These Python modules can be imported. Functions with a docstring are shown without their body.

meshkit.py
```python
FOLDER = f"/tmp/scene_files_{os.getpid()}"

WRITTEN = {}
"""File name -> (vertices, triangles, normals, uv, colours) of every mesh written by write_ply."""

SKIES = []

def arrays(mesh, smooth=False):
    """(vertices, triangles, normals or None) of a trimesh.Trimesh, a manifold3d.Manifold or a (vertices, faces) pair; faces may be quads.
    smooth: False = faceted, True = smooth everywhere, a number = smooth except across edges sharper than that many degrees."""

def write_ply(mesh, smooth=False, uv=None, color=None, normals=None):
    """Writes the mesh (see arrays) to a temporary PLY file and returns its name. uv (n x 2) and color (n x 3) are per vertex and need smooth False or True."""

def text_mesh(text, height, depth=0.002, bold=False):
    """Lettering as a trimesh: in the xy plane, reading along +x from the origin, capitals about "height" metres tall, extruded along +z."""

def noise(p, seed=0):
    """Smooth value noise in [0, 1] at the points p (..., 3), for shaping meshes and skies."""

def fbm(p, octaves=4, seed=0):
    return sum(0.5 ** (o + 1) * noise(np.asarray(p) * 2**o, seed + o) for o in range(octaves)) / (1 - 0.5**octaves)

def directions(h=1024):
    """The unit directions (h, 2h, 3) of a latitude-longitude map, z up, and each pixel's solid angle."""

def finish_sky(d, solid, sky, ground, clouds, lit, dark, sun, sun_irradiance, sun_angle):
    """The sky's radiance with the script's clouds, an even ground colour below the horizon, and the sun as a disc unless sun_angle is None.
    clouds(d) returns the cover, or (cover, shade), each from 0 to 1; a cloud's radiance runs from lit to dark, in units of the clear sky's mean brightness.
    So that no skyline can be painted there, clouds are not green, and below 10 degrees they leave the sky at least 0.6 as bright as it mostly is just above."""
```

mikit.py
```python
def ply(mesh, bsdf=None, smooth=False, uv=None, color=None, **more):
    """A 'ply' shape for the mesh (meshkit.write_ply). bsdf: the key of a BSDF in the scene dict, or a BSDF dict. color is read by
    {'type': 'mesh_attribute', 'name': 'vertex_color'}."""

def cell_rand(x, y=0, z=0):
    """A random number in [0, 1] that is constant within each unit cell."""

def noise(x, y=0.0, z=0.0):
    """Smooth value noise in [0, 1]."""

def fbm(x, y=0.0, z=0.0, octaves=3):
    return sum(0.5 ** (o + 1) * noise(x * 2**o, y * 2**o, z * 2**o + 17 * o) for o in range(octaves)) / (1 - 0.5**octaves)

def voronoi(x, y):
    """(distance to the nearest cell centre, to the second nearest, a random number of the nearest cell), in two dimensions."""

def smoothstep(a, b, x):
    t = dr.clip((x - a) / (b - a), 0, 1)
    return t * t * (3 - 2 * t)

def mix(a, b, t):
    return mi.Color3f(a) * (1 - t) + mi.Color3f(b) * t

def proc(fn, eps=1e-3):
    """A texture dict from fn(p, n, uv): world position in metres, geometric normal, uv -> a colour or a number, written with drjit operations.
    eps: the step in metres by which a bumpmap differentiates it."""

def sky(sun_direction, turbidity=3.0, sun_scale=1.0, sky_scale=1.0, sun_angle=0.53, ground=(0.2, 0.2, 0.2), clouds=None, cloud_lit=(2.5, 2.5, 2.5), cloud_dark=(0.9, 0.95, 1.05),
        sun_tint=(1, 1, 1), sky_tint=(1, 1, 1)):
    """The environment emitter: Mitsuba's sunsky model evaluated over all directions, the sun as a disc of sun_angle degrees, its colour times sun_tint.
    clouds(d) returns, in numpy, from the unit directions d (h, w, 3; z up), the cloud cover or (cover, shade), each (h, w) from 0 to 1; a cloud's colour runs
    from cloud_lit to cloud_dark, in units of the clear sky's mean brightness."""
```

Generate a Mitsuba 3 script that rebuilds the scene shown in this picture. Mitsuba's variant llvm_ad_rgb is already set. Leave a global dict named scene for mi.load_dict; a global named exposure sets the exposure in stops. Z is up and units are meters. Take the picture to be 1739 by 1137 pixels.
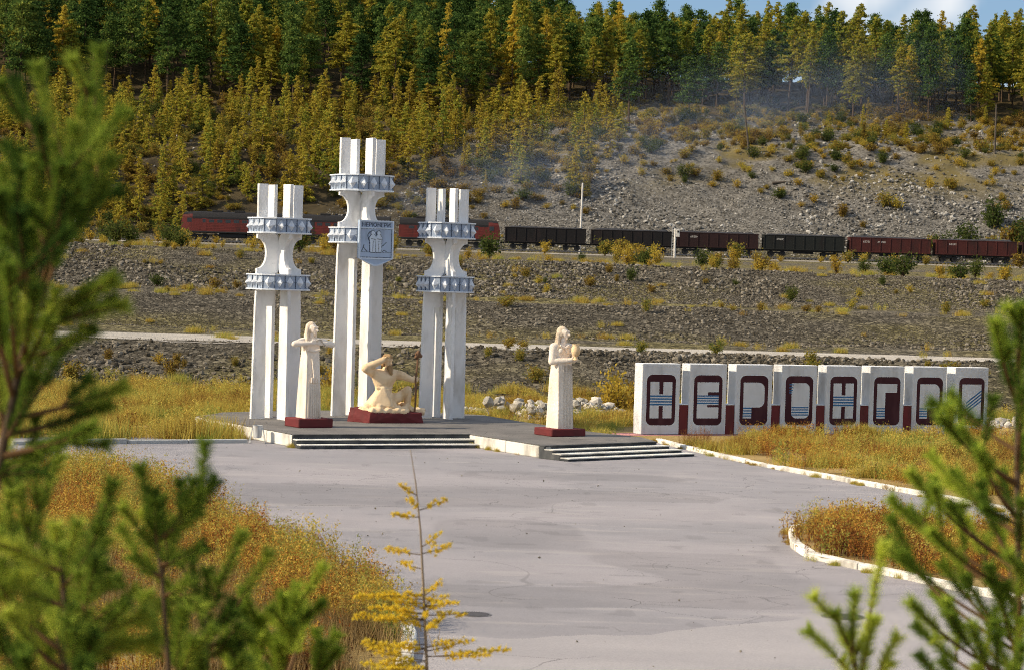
import math, numpy as np, trimesh, mitsuba as mi, mikit, drjit as dr
import manifold3d as m3
from shapely.geometry import Polygon, box as sbox, LineString, Point
from shapely.ops import unary_union
from shapely import affinity, contains_xy
from meshkit import noise as nz, fbm as fb, text_mesh
from mikit import proc, noise, fbm, voronoi, smoothstep, mix, cell_rand

scene, labels = {}, {}
# ------------------------------------------------------------------ camera, sky, exposure
F, H, CX, CY = 4000.0, 6.8, 869.5, 568.5            # focal length in photo pixels, eye height
ROLL, PITCH = math.radians(1.7), math.atan(102.5 / 4000.0)
fwd = np.array([0, math.cos(PITCH), -math.sin(PITCH)])
up0 = np.array([0, math.sin(PITCH), math.cos(PITCH)])
right0 = np.array([1.0, 0, 0])
rt = right0 * math.cos(ROLL) + up0 * math.sin(ROLL)
up = up0 * math.cos(ROLL) - right0 * math.sin(ROLL)
eye = np.array([0, 0, H])
scene['camera'] = {'type': 'thinlens', 'fov': math.degrees(2 * math.atan(869.5 / F)), 'fov_axis': 'x', 'near_clip': 0.5, 'far_clip': 6000.0,
                   'aperture_radius': 0.0095, 'focus_distance': 105.0,
                   'to_world': mi.ScalarTransform4f().look_at(origin=eye.tolist(), target=(eye + fwd).tolist(), up=up.tolist())}
SUN_EL = math.radians(32)
SUN = (-math.cos(SUN_EL) * .958, -math.cos(SUN_EL) * .287, math.sin(SUN_EL))


def cloud_cover(d):
    p = np.stack([d[..., 0] * 9 / (d[..., 2] + .22), d[..., 1] * 2.2 / (d[..., 2] + .22), d[..., 2] * 14], -1)
    c = fb(p + 3.3, 5, seed=4)
    return np.clip((c - .40) * 4.0, 0, 1) * .95, np.clip((fb(p * 1.7 + 9, 3, seed=8) - .45) * 2.0, 0, 1) * .6


scene['sky_light'] = mikit.sky(SUN, turbidity=3, clouds=cloud_cover, sun_tint=(.95, 1.0, 1.09), sky_scale=.85, sky_tint=(.97, 1.0, 1.06), cloud_lit=(3.6, 3.6, 3.6), cloud_dark=(1.5, 1.6, 1.75))
exposure = 2.0


def ray(px, py):
    return fwd * F + rt * (px - CX) + up * (CY - py)


def G(px, py, z=0.0):
    """where the sight line of a photo pixel meets the level z"""
    d = ray(px, py); t = (z - H) / d[2]
    return np.array([d[0] * t, d[1] * t, z])


def P(px, py, D):
    d = ray(px, py); t = D / d[1]
    return np.array([d[0] * t, D, H + d[2] * t])


# ------------------------------------------------------------------ materials
def rgb(*c): return {'type': 'rgb', 'value': [float(x) for x in c]}


def mat(key, color, rough=.8, spec=.3, metallic=0.0, bump=None, scale=1.0, eps=2e-3):
    col = color if isinstance(color, dict) else rgb(*color)
    b = {'type': 'principled', 'base_color': col, 'roughness': rough, 'specular': spec, 'metallic': metallic}
    if bump is not None:
        b = {'type': 'bumpmap', 'arbitrary': proc(bump, eps), 'scale': scale, 'bsdf': b}
    scene[key] = {'type': 'twosided', 'bsdf': b}
    return key


def c_ground(p, n, uv):
    a = fbm(p.x * .8, p.y * .8, p.z * .8, 4)
    b = fbm(p.x * .09 + 7, p.y * .09, p.z * .2, 3)
    grav = mix((.062, .055, .041), (.155, .138, .106), a)
    grav = mix(grav, mi.Color3f(.15, .13, .05), smoothstep(.42, .66, b) * .7)
    f1, f2, w = voronoi(p.x * 3.1, p.y * 2.2 + p.z * 3.1)
    grav = grav * (.55 + 1.0 * w * w) * smoothstep(-.1, .3, f2 - f1)
    dry = mix((.17, .12, .045), (.30, .22, .10), a)
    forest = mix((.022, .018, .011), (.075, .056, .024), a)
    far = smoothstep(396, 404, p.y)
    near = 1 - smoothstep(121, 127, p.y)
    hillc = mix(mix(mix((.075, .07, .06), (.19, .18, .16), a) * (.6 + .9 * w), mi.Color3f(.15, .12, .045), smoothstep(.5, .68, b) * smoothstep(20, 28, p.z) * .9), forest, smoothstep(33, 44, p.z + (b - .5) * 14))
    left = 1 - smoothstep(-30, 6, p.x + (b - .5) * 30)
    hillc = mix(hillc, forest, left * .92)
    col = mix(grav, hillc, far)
    return mix(col, dry, near)


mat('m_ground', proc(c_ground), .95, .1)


def c_asphalt(p, n, uv):
    big = fbm(p.x * .16, p.y * .22, 0, 3)
    mid = fbm(p.x * .7 + 5, p.y * 1.1, 3, 4)
    fine = noise(p.x * 38, p.y * 38)
    c = mix((.228, .221, .235), (.268, .254, .266), smoothstep(.3, .7, big))
    c = c * (.90 + .18 * mid) * (.93 + .14 * fine)
    streak = smoothstep(.62, .8, fbm(p.x * .5 + 11, p.y * 2.2, 9, 3))
    c = mix(c, mi.Color3f(.38, .355, .335), streak * .22)
    f1, f2, w = voronoi(p.x * .16 + .5 * noise(p.x * .5, p.y * .5), p.y * .13 + .5 * noise(p.x * .5 + 9, p.y * .5))
    crack = (1 - smoothstep(.003, .011, f2 - f1)) * smoothstep(.45, .6, noise(p.x * .3 + 3, p.y * .3)) * .45
    g1, g2, w2 = voronoi(p.x * .35 + .22 * noise(p.x * 1.7, p.y * 1.7), p.y * .5 + .22 * noise(p.x * 1.7 + 9, p.y * 1.7))
    crack2 = (1 - smoothstep(.004, .014, g2 - g1)) * smoothstep(.5, .62, noise(p.x * .22 + 8, p.y * .2))
    patch = smoothstep(.66, .72, noise(p.x * .21 + 40, p.y * .3 + 3))
    c = c * (1 - .14 * patch)
    spots = smoothstep(.80, .9, noise(p.x * 1.6, p.y * 1.6)) * .25
    return c * (1 - .40 * dr.maximum(crack, crack2)) * (1 - spots * .5)


mat('m_asphalt', proc(c_asphalt), .85, .25, bump=lambda p, n, uv: noise(p.x * 30, p.y * 30) * .4 + fbm(p.x * 3, p.y * 3, 1, 3), scale=.012)


def c_road(p, n, uv):
    a = fbm(p.x * .4, p.y * .9, 2, 4)
    c = mix((.258, .247, .256), (.325, .308, .312), a) * (.92 + .16 * noise(p.x * 33, p.y * 33))
    g1, g2, w2 = voronoi(p.x * .3 + .2 * noise(p.x, p.y), p.y * .4 + .2 * noise(p.x + 9, p.y))
    return c * (1 - .45 * (1 - smoothstep(.005, .02, g2 - g1)) * smoothstep(.45, .65, noise(p.x * .3 + 8, p.y * .3)))


mat('m_road', proc(c_road), .85, .25)


def c_gravelroad(p, n, uv):
    a = fbm(p.x * .6, p.y * 1.2, 2, 4)
    return mix((.20, .187, .165), (.38, .355, .315), a) * (.9 + .2 * noise(p.x * 9, p.y * 9))


mat('m_gravelroad', proc(c_gravelroad), .95, .1)


def c_paving(p, n, uv):
    a = fbm(p.x * .9, p.y * .9, 0, 4)
    f1, f2, w = voronoi(p.x * .7, p.y * .7)
    c = mix((.085, .082, .08), (.17, .16, .15), a) * (.9 + .2 * noise(p.x * 25, p.y * 25))
    return c * (1 - .4 * (1 - smoothstep(.01, .03, f2 - f1)) * smoothstep(.5, .6, noise(p.x * .8, p.y * .8)))


mat('m_paving', proc(c_paving), .8, .3)


def weather(base, dirt, amount, sc=1.6):
    def fn(p, n, uv):
        a = fbm(p.x * sc, p.y * sc, p.z * sc * .35, 4)
        b = fbm(p.x * 6 + 3, p.y * 6, p.z * 1.2, 3)
        k = smoothstep(.42, .78, a * .65 + b * .35) * amount
        return mix(base, dirt, k) * (.95 + .1 * noise(p.x * 40, p.y * 40, p.z * 40))
    return fn


def rough_bump(s=18.0):
    return lambda p, n, uv: fbm(p.x * s, p.y * s, p.z * s, 3)


mat('m_white', proc(weather((.76, .76, .755), (.50, .48, .45), .8)), .75, .3, bump=rough_bump(14), scale=.008)
mat('m_panelwhite', proc(weather((.64, .66, .68), (.42, .42, .42), .8, 1.1)), .75, .3, bump=rough_bump(14), scale=.008)
mat('m_belt', proc(weather((.64, .69, .76), (.44, .48, .54), .6, 2.5)), .6, .35)
mat('m_beltpanel', proc(weather((.30, .37, .48), (.24, .28, .34), .6, 2.5)), .6, .35)
mat('m_groove', (.07, .09, .13), .8)
mat('m_shield', proc(weather((.36, .46, .62), (.22, .28, .38), .7, 3)), .6, .35)
mat('m_shieldlight', proc(weather((.55, .64, .76), (.38, .44, .52), .6, 3)), .6, .35)
mat('m_kerb', proc(weather((.70, .68, .62), (.28, .26, .22), .95, 1.2)), .85, .2, bump=rough_bump(12), scale=.02)
mat('m_greykerb', proc(weather((.42, .43, .42), (.20, .20, .18), .9, 1.2)), .85, .2, bump=rough_bump(12), scale=.02)
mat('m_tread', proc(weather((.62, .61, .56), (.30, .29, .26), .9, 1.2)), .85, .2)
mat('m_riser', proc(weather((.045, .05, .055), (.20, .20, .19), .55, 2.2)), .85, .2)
mat('m_maroon', proc(weather((.135, .022, .024), (.085, .024, .023), .8, 2.5)), .75, .3, bump=rough_bump(12), scale=.01)
mat('m_pinkbase', proc(weather((.42, .20, .19), (.26, .12, .11), .8, 1.5)), .8, .25)
mat('m_letter', proc(weather((.042, .007, .013), (.10, .035, .04), .55, 2.0)), .7, .3)
mat('m_stripe', proc(weather((.03, .13, .30), (.14, .25, .38), .6, 4)), .7, .3)
mat('m_cream', proc(weather((.82, .73, .62), (.56, .46, .35), .85, 1.5)), .8, .25, bump=rough_bump(10), scale=.01)
mat('m_creamgrey', proc(weather((.64, .57, .48), (.42, .36, .28), .8, 1.6)), .8, .25)
mat('m_ochre', proc(weather((.80, .62, .40), (.50, .31, .13), .95, 1.3)), .8, .25, bump=rough_bump(10), scale=.012)
mat('m_hairpale', proc(weather((.74, .63, .49), (.46, .36, .25), .95, 2.6)), .85, .2, bump=lambda p, n, uv: fbm(p.x * 30, p.y * 30, p.z * 3, 3), scale=.02)
mat('m_hair', proc(weather((.40, .26, .13), (.20, .12, .06), .8, 4)), .85, .2)
mat('m_goldpot', proc(weather((.78, .58, .34), (.54, .36, .18), .8, 4)), .6, .4)
mat('m_staff', proc(weather((.20, .11, .06), (.10, .06, .04), .8, 3)), .8, .2)
mat('m_galv', proc(weather((.52, .54, .55), (.30, .27, .23), .8, 4)), .5, .5)


def c_rock(lo, hi):
    def fn(p, n, uv):
        c = mix(lo, hi, uv.x * uv.x)
        return c * (.75 + .5 * fbm(p.x * 4, p.y * 4, p.z * 4, 3))
    return fn


mat('m_rockdark', proc(c_rock((.06, .052, .038), (.27, .24, .19))), .9, .15)
mat('m_rockmid', proc(c_rock((.055, .048, .036), (.28, .25, .20))), .9, .15)
mat('m_rocklight', proc(c_rock((.085, .08, .07), (.46, .445, .41))), .9, .15)
mat('m_rockpale', proc(c_rock((.34, .32, .28), (.62, .58, .52))), .9, .15)
mat('m_bark', proc(weather((.10, .07, .045), (.045, .035, .028), .8, 3)), .95, .1)
mat('m_barklight', proc(weather((.26, .21, .16), (.12, .10, .08), .8, 3)), .95, .1)
mat('m_stem', proc(weather((.13, .075, .035), (.07, .045, .025), .8, 3)), .95, .1)
mat('m_deadwood', proc(weather((.10, .085, .07), (.05, .04, .03), .8, 3)), .95, .1)
mat('m_red', proc(weather((.125, .018, .013), (.04, .013, .011), .9, .9)), .55, .4)
mat('m_black', (.018, .018, .02), .7, .3)
mat('m_window', (.015, .02, .025), .15, .6)
mat('m_coal', proc(lambda p, n, uv: mix((.012, .012, .013), (.05, .05, .055), fbm(p.x * 3, p.y * 3, p.z * 3, 3))), .7, .4)
mat('m_wagonblack', proc(weather((.010, .009, .010), (.024, .016, .015), .8, .8)), .75, .25)
mat('m_wagonbrown', proc(weather((.026, .011, .011), (.015, .010, .010), .8, .8)), .75, .25)
mat('m_wagonred', proc(weather((.062, .016, .014), (.025, .013, .012), .9, .8)), .75, .25)
mat('m_wagongreen', proc(weather((.013, .015, .014), (.013, .010, .010), .8, .8)), .75, .25)
mat('m_steel', (.22, .20, .19), .45, .5, .7)
mat('m_wheel', (.05, .045, .04), .6, .4)
mat('m_chalk', (.62, .60, .56), .8, .2)
mat('m_sleeper', (.12, .11, .10), .9, .1)
mat('m_manhole', (.06, .055, .055), .6, .4)


def leafmat(key, stops, patch=.15, trans=.55, shift=0.0):
    """foliage: the tone runs through STOPS with each leaf's own number (uv.x) and drifts from place to place"""
    st = [tuple(s) for s in stops]

    def fn(p, n, uv):
        t = dr.clip(uv.x * .75 + (fbm(p.x * patch, p.y * patch, p.z * patch * .3, 3) - .5) * 1.6 + .12 + shift, 0, .999) * (len(st) - 1)
        c = mi.Color3f(st[0])
        for i in range(len(st) - 1):
            c = mix(c, mi.Color3f(st[i + 1]), dr.clip(t - i, 0, 1))
        return c
    scene[key] = {'type': 'principledthin', 'base_color': proc(fn), 'roughness': .7, 'diff_trans': float(2 * trans * .9), 'spec_trans': 0.0}
    return key


leafmat('m_weed', [(.14, .05, .022), (.33, .13, .036), (.52, .28, .055), (.62, .46, .09), (.34, .36, .08), (.20, .27, .06)], .5, .4)
leafmat('m_weedgold', [(.22, .11, .034), (.43, .29, .06), (.58, .46, .10), (.46, .42, .10), (.25, .31, .07)], .4, .4)
leafmat('m_rust', [(.10, .038, .02), (.20, .075, .032), (.31, .14, .04), (.40, .24, .06)], .5, .35)
leafmat('m_spray', [(.22, .25, .05), (.34, .34, .08), (.44, .38, .10), (.30, .20, .06)], .4)
leafmat('m_drygrass', [(.20, .13, .05), (.36, .25, .11), (.48, .36, .17), (.30, .19, .06)], .3, .4)
leafmat('m_larch', [(.11, .16, .028), (.22, .26, .042), (.44, .40, .055), (.40, .31, .048), (.24, .26, .04)], .12)
leafmat('m_larchgold', [(.34, .27, .04), (.52, .41, .06), (.60, .45, .06)], .055)
leafmat('m_pine', [(.024, .05, .017), (.055, .105, .028), (.105, .175, .04), (.21, .25, .05)], .12, .35)
leafmat('m_young', [(.16, .11, .03), (.32, .24, .04), (.58, .47, .065), (.48, .40, .06), (.30, .33, .055), (.17, .23, .045)], .28)
leafmat('m_bush', [(.14, .085, .03), (.27, .18, .04), (.40, .29, .055), (.27, .26, .055), (.14, .17, .04)], .09)
leafmat('m_bushgold', [(.28, .17, .03), (.48, .34, .05), (.60, .44, .07), (.34, .33, .06)], .12)
leafmat('m_bushgreen', [(.05, .075, .025), (.09, .12, .03), (.14, .15, .035)], .12)
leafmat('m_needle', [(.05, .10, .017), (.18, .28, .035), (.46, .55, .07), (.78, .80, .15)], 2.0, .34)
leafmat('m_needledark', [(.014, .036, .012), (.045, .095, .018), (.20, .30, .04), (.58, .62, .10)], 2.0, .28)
leafmat('m_larchneedle', [(.66, .46, .04), (.84, .66, .06), (.84, .70, .10), (.52, .54, .08)], 1.5, .5)


# ------------------------------------------------------------------ helpers
def numbered(key):
    if key not in taken:
        taken.add(key); return key
    i = 1
    while f'{key}_{i:03d}' in taken: i += 1
    k = f'{key}_{i:03d}'; taken.add(k); return k


taken = set()


def thing(name, label, cat, group=None):
    k = numbered(name)
    labels[k] = {'label': label, 'category': cat}
    if group: labels[k]['group'] = group
    return k


def put(name, mesh, bsdf, parent=None, smooth=False, uv=None, label=None, kind=None, to_world=None):
    k = numbered(parent + '__' + name if parent else name)
    scene[k] = mikit.ply(mesh, bsdf, smooth=smooth, uv=uv)
    if to_world is not None: scene[k]['to_world'] = to_world
    if label or kind:
        labels[k] = {}
        if label: labels[k]['label'] = label
        if kind: labels[k]['kind'] = kind
    return k


def struct(name, mesh, bsdf, smooth=False, label=None, uv=None):
    return put(name, mesh, bsdf, None, smooth, uv, label, 'structure')


def box(sx, sy, sz, c=(0, 0, 0), ch=0.0):
    """axis-aligned box with chamfered edges, centre c"""
    if ch <= 0:
        m = trimesh.creation.box((sx, sy, sz)); m.apply_translation(c); return m
    h = np.array([sx, sy, sz]) / 2; pts = []
    for s in np.ndindex(2, 2, 2):
        sg = np.array(s) * 2 - 1
        for a in range(3):
            q = sg * (h - ch); q[a] = sg[a] * h[a]; pts.append(q)
    m = trimesh.convex.convex_hull(np.array(pts)); m.apply_translation(c); return m


def cat(*ms):
    ms = [x for m in ms for x in (m if isinstance(m, (list, tuple)) else [m])]
    return trimesh.util.concatenate(ms)


def frame(o, u, f):
    """matrix of a local frame: x along u, y along f (both level), z up, origin o"""
    M = np.eye(4); M[:3, 0] = [u[0], u[1], 0]; M[:3, 1] = [f[0], f[1], 0]; M[:3, 3] = o
    return M


def rotframe(o, deg):
    a = math.radians(deg)
    return frame(o, (math.cos(a), math.sin(a)), (-math.sin(a), math.cos(a)))


def at(mesh, M):
    m = mesh.copy(); m.apply_transform(M); return m


def tube(pts, rad, sides=6, cap=True):
    p = np.asarray(pts, float); r = np.broadcast_to(rad, (len(p),))
    t = np.gradient(p, axis=0); t /= np.linalg.norm(t, axis=1, keepdims=True) + 1e-12
    ref = np.array([0.31, 0.17, 0.93]) if abs(t[0][2]) < .8 else np.array([.93, .3, .1])
    a = np.cross(t, ref); a /= np.linalg.norm(a, axis=1, keepdims=True)
    b = np.cross(t, a); an = np.arange(sides) * 2 * np.pi / sides
    v = p[:, None] + r[:, None, None] * (np.cos(an)[None, :, None] * a[:, None] + np.sin(an)[None, :, None] * b[:, None])
    n = len(p); i, j = np.meshgrid(np.arange(n - 1), np.arange(sides), indexing='ij')
    q = np.stack([i * sides + j, i * sides + (j + 1) % sides, (i + 1) * sides + (j + 1) % sides, (i + 1) * sides + j], -1).reshape(-1, 4)
    f = np.vstack([q[:, [0, 2, 1]], q[:, [0, 3, 2]]]); v = v.reshape(-1, 3)
    if cap:
        v = np.vstack([v, p[:1], p[-1:]]); k = np.arange(sides)
        f = np.vstack([f, np.stack([k, (k + 1) % sides, k * 0 + len(v) - 2], 1), np.stack([(n - 1) * sides + (k + 1) % sides, (n - 1) * sides + k, k * 0 + len(v) - 1], 1)])
    return trimesh.Trimesh(v, f, process=False)


def extr(poly, depth, z0=0.0):
    gs = getattr(poly, 'geoms', [poly])
    m = cat([trimesh.creation.extrude_polygon(g, depth, engine='earcut') for g in gs if g.area > 1e-7])
    m.apply_translation((0, 0, z0)); return m


STAND = np.array([[1, 0, 0, 0], [0, 0, -1, 0], [0, 1, 0, 0], [0, 0, 0, 1.0]])   # (x, y, z) -> (x, -z, y): stands an extrusion upright, its front towards -y


def sheet(pts, z):
    """flat polygon sheet at level z"""
    poly = pts if isinstance(pts, Polygon) else Polygon([(p[0], p[1]) for p in pts])
    if not poly.is_valid: poly = poly.buffer(0)
    v, f = trimesh.creation.triangulate_polygon(poly, engine='earcut')
    v = np.c_[v, np.full(len(v), z)]
    m = trimesh.Trimesh(v, f, process=False)
    if m.face_normals[:, 2].mean() < 0: m.invert()
    return m


def rand_tris(c, size, rng, flat=0.0):
    """one randomly turned triangle at each centre; flat > 0 lays them towards level"""
    n = len(c); a = rng.normal(size=(n, 3)); b = rng.normal(size=(n, 3))
    a[:, 2] *= 1 - flat; b[:, 2] *= 1 - flat
    a /= np.linalg.norm(a, axis=1, keepdims=True)
    b -= a * (a * b).sum(1, keepdims=True); b /= np.linalg.norm(b, axis=1, keepdims=True) + 1e-9
    s = np.broadcast_to(size, (n,))[:, None]
    return np.stack([c - a * s * .5 - b * s * .35, c + a * s * .5 - b * s * .35, c + b * s * .65], 1)


def soup(tris, rnd):
    """triangle soup as mesh data, uv.x = each triangle's own random number"""
    t = np.asarray(tris); v = t.reshape(-1, 3)
    return (v, np.arange(len(v)).reshape(-1, 3)), np.c_[np.repeat(rnd, 3), np.tile([0, .5, 1.0], len(t))]


def group(key, parts):
    scene[key] = {'type': 'shapegroup', **parts}


def inst(key, grp, x, y, z, rz=0.0, s=1.0, sz=None, tilt=0.0):
    T = mi.ScalarTransform4f().translate([float(x), float(y), float(z)]).rotate([0, 0, 1], float(rz))
    if tilt: T = T.rotate([1, 0, 0], float(tilt))
    T = T.scale([float(s), float(s), float(sz if sz is not None else s)])
    scene[key] = {'type': 'instance', 'shapegroup': {'type': 'ref', 'id': grp}, 'to_world': T}


def ss(a, b, x):
    t = np.clip((x - a) / (b - a), 0, 1); return t * t * (3 - 2 * t)


# ------------------------------------------------------------------ the ground: one sheet from behind the camera to the horizon
def zground(x, y, rough=True):
    x, y = np.broadcast_arrays(np.asarray(x, float), np.asarray(y, float))
    w = (fb(np.stack([x * .05, y * 0 + 1.5, x * 0], -1), 3, 5) - .5) * 5          # the edges of the benches wander
    near = np.interp(y, [-200, -20, 0, 8, 20, 34, 38], [9, 5.6, 5.0, 4.6, 2.5, .2, 0])
    yy = y + w * ss(122, 128, y) * (1 - ss(360, 372, y))
    crest = 7.9 - .55 * np.clip(x / 45, -1.4, 1.4)
    lo = np.interp(yy, [0, 125, 137, 138, 150, 160, 169, 170, 181, 188], [0, 0, 2.3, 2.35, 2.35, 2.6, 4.6, 4.65, 4.7, 5.2])
    k = np.clip((yy - 188) / 17, 0, 1)
    emb = np.where(yy < 188, lo, 5.2 + (crest - 5.2) * k)
    shelf = crest + (10.2 - crest) * np.clip((yy - 205) / 168, 0, 1)
    z = np.where(yy < 205, emb, np.where(y < 373, shelf, 10.2))
    R = np.interp(y, [0, 396, 432, 480, 560, 700, 1000, 3000], [10.2, 10.2, 31, 41.5, 54.5, 60, 64, 80])
    L = np.interp(y, [0, 396, 430, 470, 600, 800, 1200, 3000], [10.2, 10.2, 25, 37, 77, 104, 120, 140])
    hill = L + (R - L) * ss(-95, 35, x)
    z = np.where(y > 396, hill, z)
    z = np.where(y < 38, near, z)
    if rough:
        amp = .35 * ss(124, 128, y) * (1 - ss(138, 139, yy)) + .22 * ss(152, 158, yy) * (1 - ss(205, 212, yy)) + 1.3 * ss(400, 420, y)
        n = fb(np.stack([x * .22, y * .22, x * 0 + 3], -1), 4, 2) - .5
        z = z + n * 2 * amp
    return z


ys = np.concatenate([np.linspace(-200, 30, 30), np.linspace(31, 121, 46), np.arange(122, 212, .5), np.linspace(213, 372, 40), np.arange(374, 398, 1.5),
                     np.arange(398, 520, 1.0), np.linspace(522, 760, 80), np.geomspace(780, 3000, 20)])
ts = np.linspace(-1, 1, 361); ts = np.sign(ts) * np.abs(ts) ** 1.15
X = ts[None, :] * (70 + .36 * np.maximum(ys, 0))[:, None]; X[:, 0] *= 6; X[:, -1] *= 6
Y = np.repeat(ys[:, None], len(ts), 1)
Z = zground(X, Y)
i, j = np.meshgrid(np.arange(len(ys) - 1), np.arange(len(ts) - 1), indexing='ij'); W = len(ts)
q = np.stack([i * W + j, i * W + j + 1, (i + 1) * W + j + 1, (i + 1) * W + j], -1).reshape(-1, 4)
Zs = Z.copy(); Zs[(Y > 36) & (Y < 122)] -= .03
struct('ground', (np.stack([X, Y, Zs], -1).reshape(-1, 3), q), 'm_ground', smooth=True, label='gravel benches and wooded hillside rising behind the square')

# plaza, the paler road across its near end, the gravel road on the first bench
weed_edge = [G(190, 818), G(290, 856), G(380, 896), G(470, 938), G(560, 986), G(640, 1030), G(688, 1062), G(697, 1080), G(692, 1108)]
kerbR = [G(1118, 750), G(1145, 757), G(1230, 777), G(1320, 796), G(1420, 814), G(1520, 832), G(1640, 855), G(1760, 878), G(1980, 930)]
plaza = Polygon([(-60, 37), (60, 37), (60, 108), (6, 108), (-3, 106), (-8, 100), (-12.6, 93), (-60, 74)])
struct('plaza', sheet(plaza, .004), 'm_asphalt', label='worn grey asphalt of the open square')
rl = [G(560, 1096), G(700, 1084), G(780, 1079), G(870, 1079), G(960, 1076), G(1050, 1078), G(1220, 1067), G(1300, 1056), G(1395, 1046), G(1535, 1032), G(1760, 1018)]
rline = [(-60, rl[0][1] - 1)] + [(p[0], p[1]) for p in rl] + [(60, rl[-1][1] + 4)]
dense = LineString(rline).segmentize(.25).coords
rr = np.random.default_rng(4)
dense = [(x, y + (fb(np.array([x * .9, 0, 0]), 3, 3) - .5) * 1.2) for x, y in dense]
struct('road', sheet(Polygon(dense + [(60, 37.2), (-60, 37.2)]), .008), 'm_road', label='paler strip of asphalt road along the near edge of the square')
gx = np.linspace(-110, 110, 221)
yl, yr = [], []
for x in gx:
    yy = np.linspace(130, 165, 141); z = zground(x, yy, False)
    flat = yy[(z > 2.33) & (z < 2.37)]
    yl.append(flat.min() + .5); yr.append(flat.max() - .8)
rows = 9; tt = np.linspace(0, 1, rows)
gy = np.array(yl)[None] * (1 - tt[:, None]) + np.array(yr)[None] * tt[:, None] + (fb(np.stack([np.repeat(gx[None] * .4, rows, 0), np.repeat(tt[:, None] * 9, 221, 1), np.zeros((rows, 221))], -1), 3, 6) - .5) * .9
gxx = np.repeat(gx[None], rows, 0); gz_ = zground(gxx, gy) + .035
ii, jj = np.meshgrid(np.arange(rows - 1), np.arange(220), indexing='ij')
struct('gravel_road', (np.stack([gxx, gy, gz_], -1).reshape(-1, 3), np.stack([ii * 221 + jj, ii * 221 + jj + 1, (ii + 1) * 221 + jj + 1, (ii + 1) * 221 + jj], -1).reshape(-1, 4)), 'm_gravelroad', label='pale gravel road along the first bench of the slope')


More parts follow.
